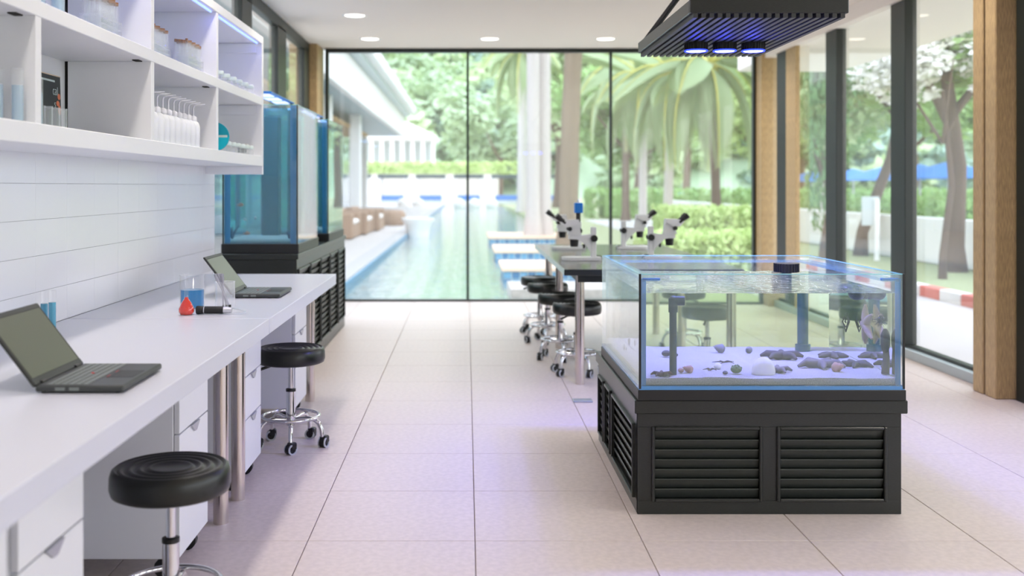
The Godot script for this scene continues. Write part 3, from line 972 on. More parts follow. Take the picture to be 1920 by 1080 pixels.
func tall_tank(at: Vector3, ln: float, label: String, labels: Array) -> Node3D:
	# local origin: bottom centre; x across .5, z along ln, height .97
	var o := thing("tall_aquarium", label, "aquarium", at)
	var hw := 0.249
	var hl := ln / 2
	var y0 := 0.065
	var T := 0.985
	var g := 0.01
	part(o, "base_frame", MB.new().span(Vector3(-hw - 0.008, 0, -hl - 0.008), Vector3(hw + 0.008, y0, hl + 0.008), 0.003), "black_plastic")
	part(o, "near_pane", MB.new().span(Vector3(-hw, y0, hl - g), Vector3(hw, T, hl)), "tall_front")
	part(o, "far_pane", MB.new().span(Vector3(-hw, y0, -hl), Vector3(hw, T, -hl + g)), "tall_back")
	part(o, "room_pane", MB.new().span(Vector3(hw - g, y0, -hl + g), Vector3(hw, T, hl - g)), "tall_side")
	part(o, "wall_pane", MB.new().span(Vector3(-hw, y0, -hl + g), Vector3(-hw + g, T, hl - g)), "tall_back")
	for s in [-1.0, 1.0]:
		part(o, "corner_seal", MB.new().span(Vector3(s * (hw + 0.001), y0, hl - 0.012), Vector3(s * (hw - 0.007), T, hl + 0.001)), "black_plastic", "black sealant line")
		part(o, "pane_edge", MB.new().span(Vector3(s * (hw - 0.012), y0, hl - g - 0.004), Vector3(s * (hw - 0.05), T, hl - g - 0.001)), "glass_edge_blue", "blue glass edge")
	part(o, "top_edge", MB.new().span(Vector3(hw - g, T, -hl), Vector3(hw, T + 0.004, hl)).span(Vector3(-hw, T, hl - g), Vector3(hw - g, T + 0.004, hl)), "glass_edge", "aqua glass edge")
	part(o, "overflow_box", MB.new().span(Vector3(-0.1, y0 + 0.02, -hl + g), Vector3(0.02, T - 0.04, -hl + 0.16), 0.004), "pvc_green")
	part(o, "standpipe", MB.new().cyl(Vector3(0.1, y0 + 0.02, -hl + 0.12), Vector3(0.1, T - 0.02, -hl + 0.12), 0.022, 0.022, 16), "pvc_green")
	tag(part(self, numbered("sand_bed"), MB.new().span(Vector3(-hw + g + 0.003, y0 + 0.002, -hl + g + 0.003), Vector3(hw - g - 0.003, y0 + 0.03, hl - g - 0.003), 0.008), "sand"), labels[0], "sand", "", "stuff").position = at
	var e := g + 0.0005
	var wo := thing("aquarium_water", labels[2], "water", at)
	stuff(wo)
	var wb := MB.new()
	var q := [Vector3(-hw + e, 0, hl - e), Vector3(hw - e, 0, hl - e), Vector3(hw - e, 0, -hl + e), Vector3(-hw + e, 0, -hl + e)]
	var lo_ := Vector3(0, y0 + 0.0005, 0)
	var hi_ := Vector3(0, T - 0.02, 0)
	var nrm := [Vector3.BACK, Vector3.RIGHT, Vector3.FORWARD, Vector3.LEFT]
	for k in 4:
		wb.quad(q[k] + lo_, q[(k + 1) % 4] + lo_, q[(k + 1) % 4] + hi_, q[k] + hi_, nrm[k])
	wb.quad(q[0] + lo_, q[1] + lo_, q[2] + lo_, q[3] + lo_, Vector3.DOWN)
	part(wo, "body", wb, "tall_water")
	part(wo, "surface", MB.new().span(q[3] + hi_ - Vector3(0, 0.001, 0), q[1] + hi_), "tank_surface")
	# clip-on light: plate along the tank with pads underneath
	var lo := thing("aquarium_light_bar", labels[1], "lamp", at + Vector3(0.0, 1.035, 0.0))
	part(lo, "plate", MB.new().span(Vector3(-0.075, 0.03, -ln * 0.52), Vector3(0.075, 0.042, ln * 0.5), 0.003), "blue_plastic")
	for k in 3:
		var z := lerpf(-0.33, 0.33, k / 2.0) * ln
		part(lo, "lamp_pad", MB.new().span(Vector3(-0.05, 0.024, z - ln * 0.1), Vector3(0.05, 0.031, z + ln * 0.1), 0.004), "led_pad", "glowing white pad")
	part(lo, "stem", MB.new().cyl(Vector3(0.06, -0.05, -ln * 0.45), Vector3(0.06, 0.03, -ln * 0.45), 0.01, 0.01, 12), "black_plastic")
	var l := AreaLight3D.new()
	l.name = "light"
	l.area_size = Vector2(0.1, ln * 0.8)
	l.light_color = Color(0.55, 0.72, 1.0)
	l.light_energy = 0.3
	l.area_range = 20
	l.shadow_enabled = true
	l.position = Vector3(0, 0.02, 0)
	l.rotation.x = -PI / 2
	lo.add_child(l)
	return o


func tall_aquariums() -> void:
	var st := thing("aquarium_stand", "long black louvred cabinet carrying the two tall aquariums by the left glass wall", "stand", v3(-1.37, 0, 8.07))
	var W := 0.5
	var L := 2.65
	var right := Transform3D(Basis(Vector3.UP, PI / 2), Vector3(W / 2, 0, 0))
	var ops := []
	for k in 5:
		ops.append([-L / 2 + 0.04 + k * 0.521, -L / 2 + 0.04 + k * 0.521 + 0.47, 0.09, 0.72, 14])
	cabinet_face(st, right, L - 0.004, 0.79, ops)
	part(st, "end_panel", MB.new().span(Vector3(-W / 2, 0, L / 2 - 0.02), Vector3(W / 2, 0.79, L / 2), 0.002), "black_wood")
	part(st, "end_panel", MB.new().span(Vector3(-W / 2, 0, -L / 2), Vector3(W / 2, 0.79, -L / 2 + 0.02), 0.002), "black_wood")
	part(st, "back", MB.new().span(Vector3(-W / 2, 0, -L / 2 + 0.02), Vector3(-W / 2 + 0.02, 0.79, L / 2 - 0.02)), "black_wood")
	part(st, "top", MB.new().span(Vector3(-W / 2, 0.79, -L / 2 - 0.01), Vector3(W / 2 + 0.012, 0.826, L / 2 + 0.012), 0.003), "black_wood")
	tall_tank(v3(-1.37, 0.826, 7.24), 0.9, "tall blue aquarium at the bench end of the black cabinet", ["white sand in the tall blue aquarium nearest the benches", "slim blue aquarium light bar with three white pads over the aquarium beside the benches", "blue lit water in the tall aquarium nearest the benches"])
	tall_tank(v3(-1.37, 0.826, 8.78), 0.98, "tall blue aquarium at the pool end of the black cabinet", ["white sand in the tall aquarium nearest the rear window", "slim blue aquarium light bar over the tall aquarium nearest the rear window", "blue lit water in the tall aquarium nearest the rear window"])
	fish("reef_fish", px(455, 384, 7.0), 0.05, "fish_orange", "small orange fish swimming mid-water in the tall blue aquarium", 0.7)
	fish("reef_fish", px(464, 411, 7.15), 0.036, "fish_pale", "small pale fish swimming below the orange fish", 2.4)
	fish("reef_fish", px(483, 408, 7.1), 0.04, "fish_pale", "pale pink fish swimming at the right of the tall blue aquarium", 1.3)
	fish("reef_fish", px(466, 437, 6.95), 0.045, "fish_orange", "orange fish resting just above the sand of the tall aquarium", 0.2)
	sea_fan("dark spiky sea plant at the wall corner of the tall aquarium", v3(-1.565, 0.918, 6.85), 0.1, 4)
	sea_fan("dark spiky sea plant at the room corner of the tall aquarium", v3(-1.19, 0.918, 6.9), 0.055, 5)


func make_microscope(label: String, at: Vector3, turn: float, camera_on: bool) -> void:
	var o := thing("microscope", label, "microscope", at, turn, "stereo microscopes")
	var foot := []
	for k in 13:
		var a := -PI / 2 + PI * k / 12
		foot.append(Vector2(0.15 + cos(a) * 0.075, sin(a) * 0.08))
	foot.append(Vector2(-0.05, 0.08))
	foot.append(Vector2(-0.05, -0.08))
	part(o, "base", MB.new().at(Transform3D(Basis(Vector3.RIGHT, PI / 2), Vector3(0, 0.024, 0))).prism(foot, 0.0, 0.022), "microscope")
	part(o, "rubber_foot", MB.new().cyl(Vector3(-0.03, 0, 0.06), Vector3(-0.03, 0.006, 0.06), 0.01, 0.01, 10).cyl(Vector3(-0.03, 0, -0.06), Vector3(-0.03, 0.006, -0.06), 0.01, 0.01, 10).cyl(Vector3(0.19, 0, 0), Vector3(0.19, 0.006, 0), 0.01, 0.01, 10), "black_plastic")
	part(o, "pillar", MB.new().span(Vector3(-0.02, 0.024, -0.022), Vector3(0.018, 0.235, 0.022), 0.004), "microscope")
	part(o, "cable", MB.new().tube([Vector3(-0.02, 0.03, 0.03), Vector3(-0.05, 0.028, 0.035), Vector3(-0.075, 0.006, 0.04)], 0.004, 6), "black_plastic")
	part(o, "arm", MB.new().prism([Vector2(0.017, 0.185), Vector2(0.07, 0.178), Vector2(0.17, 0.182), Vector2(0.175, 0.15), Vector2(0.1, 0.145), Vector2(0.06, 0.11), Vector2(0.017, 0.06)], -0.026, 0.026), "microscope")
	for s in [-1.0, 1.0]:
		part(o, "focus_knob", MB.new().cyl(Vector3(-0.003, 0.155, s * 0.022), Vector3(-0.003, 0.155, s * 0.05), 0.025, 0.023, 20), "black_plastic")
		part(o, "zoom_knob", MB.new().cyl(Vector3(0.17, 0.222, s * 0.03), Vector3(0.17, 0.222, s * 0.052), 0.016, 0.015, 16), "black_plastic")
		var ey := part(o, "eyepiece", MB.new().cyl(Vector3(0.2, 0.262, s * 0.03), Vector3(0.262, 0.316, s * 0.034), 0.0165, 0.0165, 16).cyl(Vector3(0.236, 0.294, s * 0.032), Vector3(0.262, 0.316, s * 0.034), 0.02, 0.021, 16), "black_plastic")
		ey.set_meta("label", "black eyepiece")
	part(o, "clamp", MB.new().box(Vector3(0.066, 0.098, 0.0), Vector3(0.014, 0.03, 0.03), 0.003), "black_plastic")
	part(o, "head", MB.new().prism([Vector2(0.09, 0.178), Vector2(0.1, 0.262), Vector2(0.165, 0.24), Vector2(0.185, 0.18)], -0.031, 0.031), "microscope")
	part(o, "binocular_housing", MB.new().prism([Vector2(0.1, 0.262), Vector2(0.106, 0.288), Vector2(0.195, 0.286), Vector2(0.236, 0.27), Vector2(0.205, 0.236), Vector2(0.165, 0.232)], -0.044, 0.044), "microscope")
	part(o, "objective", MB.new().lathe([Vector2(0.0, 0.096), Vector2(0.027, 0.096), Vector2(0.032, 0.148), Vector2(0.0, 0.15)], 20, Vector3(0.135, 0, 0)), "black_plastic", "black objective lens barrel")
	if camera_on:
		var tb := part(o, "camera_tube", MB.new().cyl(Vector3(0.105, 0.27, 0), Vector3(0.105, 0.335, 0), 0.016, 0.016, 16), "black_plastic")
		part(tb, "camera_body", MB.new().box(Vector3(0.105, 0.37, 0), Vector3(0.058, 0.072, 0.058), 0.004), "blue_plastic", "bright blue camera cube")
		part(tb, "connector", MB.new().cyl(Vector3(0.105, 0.405, 0), Vector3(0.105, 0.432, 0), 0.01, 0.006, 12), "silver")
		part(o, "round_sticker", MB.new().cyl(Vector3(0.045, 0.155, 0.026), Vector3(0.045, 0.155, 0.028), 0.014, 0.014, 14), "blue_plastic", "small blue oval badge")


func microscope_table() -> void:
	var o := thing("microscope_table", "long dark lab table on steel tube legs carrying four microscopes", "table", v3(1.18, 0, 7.84))
	part(o, "tabletop", MB.new().span(Vector3(-0.565, 0.71, -1.4), Vector3(0.565, 0.75, 1.4), 0.003), "table_top")
	part(o, "edge_band", MB.new().span(Vector3(-0.567, 0.712, 1.4), Vector3(0.567, 0.748, 1.402)), "table_edge", "black edge band")
	part(o, "apron", MB.new().span(Vector3(-0.47, 0.66, 1.28), Vector3(0.47, 0.708, 1.31)).span(Vector3(-0.47, 0.66, -1.31), Vector3(0.47, 0.708, -1.28)).span(Vector3(-0.47, 0.66, -1.28), Vector3(-0.445, 0.708, 1.28)).span(Vector3(0.445, 0.66, -1.28), Vector3(0.47, 0.708, 1.28)), "table_edge")
	for x in [-0.452, 0.452]:
		for z in [1.25, -0.21, -1.26]:
			part(o, "leg", MB.new().cyl(Vector3(x, 0, z), Vector3(x, 0.71, z), 0.03, 0.03, 24), "steel")
	make_microscope("white stereo microscope with a bright blue camera cube on top", v3(0.895, 0.75, 7.24), PI, true)
	make_microscope("white stereo microscope behind the one with the blue camera", v3(0.93, 0.75, 8.5), PI, false)
	make_microscope("white stereo microscope facing the garden at the rear end of the table", v3(1.31, 0.75, 8.55), 0, false)
	make_microscope("white stereo microscope facing the garden, next to the open aquarium", v3(1.33, 0.75, 7.4), 0, false)
	solo("floor_plate", MB.new().box(Vector3(0, 0.005, 0), Vector3(0.115, 0.01, 0.075), 0.003), "alu", "small pale metal plate lying on the floor beside the table leg", "plate", v3(0.685, 0, 6.06))


func make_stool(label: String, group: String) -> Node3D:
	var o := thing("lab_stool", label, "stool", Vector3.ZERO, 0, group)
	var p := [Vector2(0.0, 0.478)]
	for k in 22:
		var r := 0.05 + 0.0045 * k
		p.append(Vector2(r, 0.478 + 0.0042 * sin(k * 1.05)))
	p.append_array([Vector2(0.153, 0.484), Vector2(0.161, 0.478), Vector2(0.166, 0.462), Vector2(0.167, 0.43), Vector2(0.162, 0.414), Vector2(0.15, 0.408), Vector2(0.0, 0.408)])
	p.reverse()
	part(o, "seat", MB.new().lathe(p, 48), "stool_black", "round padded black seat with pressed rings")
	part(o, "seat_plate", MB.new().cyl(Vector3(0, 0.392, 0), Vector3(0, 0.409, 0), 0.05, 0.06, 16), "black_plastic")
	part(o, "lever", MB.new().tube([Vector3(0, 0.4, 0), Vector3(-0.09, 0.4, 0.03), Vector3(-0.15, 0.385, 0.05)], [0.006, 0.006, 0.008], 8), "black_plastic")
	part(o, "piston", MB.new().cyl(Vector3(0, 0.25, 0), Vector3(0, 0.4, 0), 0.0135, 0.0135, 20), "chrome")
	part(o, "sleeve", MB.new().lathe([Vector2(0, 0.1), Vector2(0.018, 0.1), Vector2(0.024, 0.115), Vector2(0.025, 0.15), Vector2(0.023, 0.16), Vector2(0.023, 0.27), Vector2(0.0, 0.27)], 24), "chrome")
	part(o, "collar", MB.new().lathe([Vector2(0.0, 0.268), Vector2(0.0245, 0.268), Vector2(0.0245, 0.28), Vector2(0.014, 0.284), Vector2(0.0, 0.284)], 24), "black_plastic")
	var ring := []
	for k in 40:
		ring.append(Vector3(cos(TAU * k / 40) * 0.138, 0.147, sin(TAU * k / 40) * 0.138))
	part(o, "foot_ring", MB.new().tube(ring, 0.0085, 8, true), "chrome")
	for k in 5:
		var a := TAU * k / 5 + 0.3
		var u := Vector3(cos(a), 0, sin(a))
		var lg := part(o, "leg", MB.new().tube([u * 0.02 + Vector3.UP * 0.13, u * 0.08 + Vector3.UP * 0.137, u * 0.118 + Vector3.UP * 0.134, u * 0.142 + Vector3.UP * 0.115, u * 0.156 + Vector3.UP * 0.085, u * 0.16 + Vector3.UP * 0.05], 0.0105, 10), "chrome")
		var c := u * 0.166
		var tr := Transform3D(Basis(Vector3.UP, -a + 0.9 * (k - 2)), c)
		var cs := part(lg, "caster", MB.new().at(tr).cyl(Vector3(0, 0.024, -0.013), Vector3(0, 0.024, 0.013), 0.024, 0.024, 18).span(Vector3(-0.026, 0.02, -0.02), Vector3(0.01, 0.056, 0.02), 0.006), "black_plastic", "black twin wheel caster")
		cs.set_meta("label", "black twin-wheel caster with grey tread")
		part(lg, "tread", MB.new().at(tr).lathe_ring(0.0255, 0.018, 0.0135, 0.019, Vector3(0, 0.024, 0)), "caster_grey")
	return o


func stools() -> void:
	var grp := "black round wheeled lab stools"
	var s := make_stool("round black stool standing large beside the near white bench", grp)
	s.position = v3(-0.835, 0, 2.89)
	s.rotation.y = 4.39
	copy(s, "round black wheeled stool with chrome foot ring in front of the far bench", v3(-0.862, 0, 5.02), 0.15, grp)
	var row := [[0.748, 6.95, 0.4], [0.69, 7.55, 1.3], [0.66, 8.35, 2.3], [0.64, 8.95, 0.1]]
	var names := ["black wheeled stool beside the steel leg at the aquarium end of the microscope table", "second black wheeled stool along the microscope table from the aquarium", "third black wheeled stool along the microscope table from the aquarium", "black wheeled stool at the rear window end of the microscope table"]
	for i in 4:
		copy(s, names[i], v3(row[i][0], 0, row[i][1]), row[i][2], grp)
	copy(s, "black wheeled stool seen through the open aquarium on the garden side of the table", v3(1.58, 0, 7.0), 0.9, grp)
	copy(s, "black wheeled stool on the garden side of the table behind the microscopes", v3(1.68, 0, 8.2), 1.9, grp)


func make_laptop(label: String, at: Vector3) -> void:
	# hinge along z at x = 0, opens towards +x
	var o := thing("laptop", label, "laptop", at)
	part(o, "base", MB.new().span(Vector3(0.0, 0.004, -0.166), Vector3(0.225, 0.021, 0.166), 0.004), "laptop")
	part(o, "feet", MB.new().span(Vector3(0.01, 0, -0.15), Vector3(0.02, 0.005, 0.15)).span(Vector3(0.2, 0, -0.15), Vector3(0.21, 0.005, 0.15)), "laptop_dark")
	part(o, "key_well", MB.new().span(Vector3(0.02, 0.0195, -0.156), Vector3(0.135, 0.0212, 0.156)), "black_plastic")
	var kb := MB.new()
	for r in 6:
		for k in 14:
			kb.box(Vector3(0.03 + r * 0.0185, 0.0215, -0.143 + k * 0.022), Vector3(0.0135, 0.002, 0.0175), 0.0008)
	stuff(part(o, "keyboard", kb, "key", "rows of small dark grey keys"))
	part(o, "trackpoint", MB.new().cyl(Vector3(0.087, 0.0215, 0.0), Vector3(0.087, 0.0245, 0.0), 0.004, 0.004, 10), "red", "tiny red pointing stick")
	part(o, "touchpad", MB.new().span(Vector3(0.152, 0.0205, -0.05), Vector3(0.212, 0.0218, 0.05), 0.0005), "laptop_dark")
	part(o, "touchpad_button", MB.new().span(Vector3(0.142, 0.0208, -0.05), Vector3(0.151, 0.0219, 0.05)), "laptop_dark")
	part(o, "button_stripe", MB.new().span(Vector3(0.141, 0.0208, -0.046), Vector3(0.1425, 0.0224, -0.02)).span(Vector3(0.141, 0.0208, 0.02), Vector3(0.1425, 0.0224, 0.046)), "red")
	for s in [-0.03, 0.09]:
		part(o, "side_port", MB.new().span(Vector3(0.06 + s * 0.3, 0.008, 0.1655), Vector3(0.085 + s * 0.3, 0.016, 0.1665)), "key")
	var tilt := Transform3D(Basis(Vector3.BACK, deg_to_rad(37.5)), Vector3(0.0, 0.018, 0))
	var lid := part(o, "lid", MB.new().at(tilt).span(Vector3(-0.006, 0.0, -0.166), Vector3(0.002, 0.222, 0.166), 0.003), "laptop_dark")
	part(lid, "screen", MB.new().at(tilt).span(Vector3(0.002, 0.022, -0.154), Vector3(0.0026, 0.205, 0.154)), "screen_reflection", "switched-off screen with the green garden reflection in its colour")
	part(lid, "bezel", MB.new().at(tilt).span(Vector3(0.002, 0.207, -0.163), Vector3(0.003, 0.219, 0.163)).span(Vector3(0.002, 0.003, -0.163), Vector3(0.003, 0.02, 0.163)), "laptop")
	part(lid, "hinge", MB.new().cyl(Vector3(0.0, 0.02, -0.13), Vector3(0.0, 0.02, -0.1), 0.007, 0.007, 10).cyl(Vector3(0.0, 0.02, 0.1), Vector3(0.0, 0.02, 0.13), 0.007, 0.007, 10), "black_plastic")


# open glass vessel: outer wall lathe
func vessel(called: String, label: String, cat: String, at: Vector3, r: float, h: float, fill: float, liquid: String, group := "", wall := "clear_glass") -> Node3D:
	var o := thing(called, label, cat, at, 0, group)
	part(o, "glass_wall", MB.new().lathe([Vector2(0, 0.001), Vector2(r * 0.92, 0.001), Vector2(r, 0.006), Vector2(r, h), Vector2(r * 1.05, h + 0.003), Vector2(r * 0.93, h)], 24), wall)
	if fill > 0.0:
		part(o, "liquid", MB.new().lathe([Vector2(0, 0.004), Vector2(r * 0.9, 0.004), Vector2(r * 0.94, 0.008), Vector2(r * 0.94, fill), Vector2(0, fill)], 24), liquid)
	return o


func desk_things() -> void:
	var Y := 0.742
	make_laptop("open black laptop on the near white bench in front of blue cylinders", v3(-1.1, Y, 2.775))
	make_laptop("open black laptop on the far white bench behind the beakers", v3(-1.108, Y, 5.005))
	# flask with red liquid
	var o := thing("volumetric_flask", "small glass flask of red liquid with a long thin neck", "flask", v3(-1.155, Y, 4.22))
	part(o, "liquid", MB.new().lathe([Vector2(0, 0.002), Vector2(0.024, 0.002), Vector2(0.031, 0.014), Vector2(0.03, 0.026), Vector2(0.02, 0.048), Vector2(0.008, 0.066), Vector2(0.0065, 0.073), Vector2(0, 0.073)], 24), "liquid_red", "bright orange red liquid")
	part(o, "glass_body", MB.new().lathe([Vector2(0, 0.0), Vector2(0.025, 0.0), Vector2(0.0325, 0.014), Vector2(0.0315, 0.027), Vector2(0.0215, 0.049), Vector2(0.0095, 0.067), Vector2(0.008, 0.08), Vector2(0.008, 0.17), Vector2(0.0095, 0.173)], 24), "clear_glass")
	vessel("beaker", "wide glass beaker of bright blue liquid behind the red flask", "beaker", v3(-1.195, Y, 4.46), 0.053, 0.14, 0.08, "liquid_blue")
	# plastic beaker with pipettes
	vessel("plastic_beaker", "clear plastic beaker holding dropper pipettes behind the refractometer", "beaker", v3(-1.045, Y, 4.43), 0.042, 0.115, 0.0, "", "", "frosted")
	for k in 4:
		var a := [0.9, 1.4, 2.1, 0.3][k] as float
		var foot := Vector3(0.024 - 0.01 * k, 0.008, 0.01 * cos(k * 2.0))
		var tip: Vector3 = foot + Vector3(-0.062 + 0.02 * k, 0.145, 0.02 * sin(a))
		var b := thing("pipette", ["slim dropper pipette with a dark tip leaning furthest in the plastic beaker", "slim dropper pipette leaning in the plastic beaker, second from the bench front", "slim dropper pipette standing steeper in the plastic beaker", "slim dropper pipette standing nearly upright in the plastic beaker"][k], "pipette", v3(-1.045, Y, 4.43), 0, "pipettes in the plastic beaker")
		part(b, "tube", MB.new().tube([foot, foot.lerp(tip, 0.25), foot.lerp(tip, 0.7)], [0.0025, 0.004, 0.004], 8), "pipette_grey")
		part(b, "bulb", MB.new().tube([foot.lerp(tip, 0.7), foot.lerp(tip, 0.8), foot.lerp(tip, 1.0)], [0.004, 0.008, 0.006], 8), "pipette_grey")
		part(b, "tip", MB.new().tube([foot + Vector3(0, -0.002, 0), foot.lerp(tip, 0.06)], 0.004, 8), "laptop_dark", "dark tip")
	# refractometer lying along the bench
	var rf := thing("refractometer", "black and silver handheld refractometer lying on the white bench", "refractometer", v3(-1.118, Y + 0.0175, 4.24))
	var rt := Transform3D(Basis(Vector3.BACK, -PI / 2), Vector3.ZERO)
	part(rf, "eyepiece", MB.new().at(rt).lathe([Vector2(0, 0), Vector2(0.0165, 0), Vector2(0.0175, 0.006), Vector2(0.0155, 0.03), Vector2(0, 0.03)], 20), "black_plastic")
	part(rf, "collar", MB.new().at(rt).cyl(Vector3(0, 0.03, 0), Vector3(0, 0.034, 0), 0.015, 0.015, 20), "silver")
	part(rf, "grip", MB.new().at(rt).cyl(Vector3(0, 0.034, 0), Vector3(0, 0.112, 0), 0.0155, 0.0155, 20), "black_plastic")
	part(rf, "barrel", MB.new().at(rt).cyl(Vector3(0, 0.112, 0), Vector3(0, 0.145, 0), 0.0145, 0.013, 20), "silver")
	part(rf, "prism_plate", MB.new().prism([Vector2(0.145, 0.008), Vector2(0.205, -0.006), Vector2(0.205, -0.009), Vector2(0.145, -0.01)], -0.012, 0.012), "frosted")
	part(rf, "screw", MB.new().cyl(Vector3(0.138, 0.012, 0), Vector3(0.138, 0.022, 0), 0.005, 0.005, 10), "laptop_dark")
	# cylinders behind the near laptop
	vessel("glass_cylinder", "narrow glass cylinder of pale blue liquid behind the near laptop, beside the wall", "cylinder", px(83, 620, 3.75) * Vector3(1, 0, 1) + Vector3(0, Y, 0), 0.0135, 0.145, 0.1, "liquid_cyan", "blue cylinders")
	vessel("glass_cylinder", "narrow glass cylinder filled with blue liquid just clear of the near laptop's lid", "cylinder", px(98, 620, 3.72) * Vector3(1, 0, 1) + Vector3(0, Y, 0), 0.0135, 0.15, 0.108, "liquid_cyan", "blue cylinders")


const PITCH := 0.017


func tube_rack(at: Vector3, rows: int, cols: int, place: String) -> void:
	var label := "clear rack of corked test tubes " + place
	# rows across x, cols along z
	var w := rows * PITCH + 0.01
	var l := cols * PITCH + 0.01
	var o := thing("tube_rack", label, "rack", at)
	for y in [0.012, 0.035, 0.058]:
		part(o, "tier", MB.new().span(Vector3(-w / 2, y - 0.0025, -l / 2), Vector3(w / 2, y + 0.0005, l / 2)), "thin_glass")
	for sz in [-1.0, 1.0]:
		part(o, "end_plate", MB.new().span(Vector3(-w / 2, 0, sz * l / 2), Vector3(w / 2, 0.066, sz * (l / 2 + 0.003))), "thin_glass")
	var proto: Node3D = null
	for i in rows:
		for k in cols:
			var p := at + Vector3((i - (rows - 1) / 2.0) * PITCH, 0.013, (k - (cols - 1) / 2.0) * PITCH)
			var lb := "corked glass test tube in the rack " + place
			if proto == null:
				proto = thing("test_tube", lb, "test tube", p, 0, "corked test tubes")
				part(proto, "glass_wall", MB.new().lathe([Vector2(0, 0), Vector2(0.005, 0.002), Vector2(0.007, 0.008), Vector2(0.007, 0.118)], 12), "thin_glass")
				part(proto, "cork", MB.new().lathe([Vector2(0, 0.11), Vector2(0.0055, 0.11), Vector2(0.0062, 0.123), Vector2(0.0, 0.124)], 12), "cork")
			else:
				copy(proto, lb, p + Vector3(0, 0.002 * ((i * 7 + k * 3) % 4), 0), 0, "corked test tubes")


func make_wash_bottle(at: Vector3, label: String, group: String) -> Node3D:
	var o := thing("wash_bottle", label, "bottle", at, 0, group)
	part(o, "body", MB.new().lathe([Vector2(0, 0), Vector2(0.028, 0), Vector2(0.031, 0.004), Vector2(0.031, 0.098), Vector2(0.024, 0.118), Vector2(0.015, 0.124), Vector2(0.015, 0.13)], 20), "bottle_white")
	part(o, "cap", MB.new().lathe([Vector2(0.0, 0.126), Vector2(0.017, 0.126), Vector2(0.016, 0.144), Vector2(0.006, 0.15), Vector2(0, 0.15)], 16), "cap_white")
	part(o, "spout", MB.new().tube([Vector3(0, 0.148, 0), Vector3(0, 0.185, 0), Vector3(0.004, 0.196, 0), Vector3(0.014, 0.2, 0), Vector3(0.038, 0.201, 0.0), Vector3(0.055, 0.204, 0.0)], [0.004, 0.004, 0.004, 0.0035, 0.003, 0.0015], 8), "cap_white", "bent white nozzle")
	return o


func make_jar(at: Vector3, label: String, group: String) -> Node3D:
	var o := thing("glass_jar", label, "jar", at, 0, group)
	part(o, "glass_body", MB.new().lathe([Vector2(0, 0), Vector2(0.024, 0), Vector2(0.027, 0.005), Vector2(0.027, 0.03), Vector2(0.021, 0.038)], 18), "thin_glass")
	part(o, "lid", MB.new().lathe([Vector2(0, 0.038), Vector2(0.026, 0.038), Vector2(0.027, 0.042), Vector2(0.027, 0.055), Vector2(0.024, 0.058), Vector2(0, 0.058)], 18), "jar_lid")
	return o


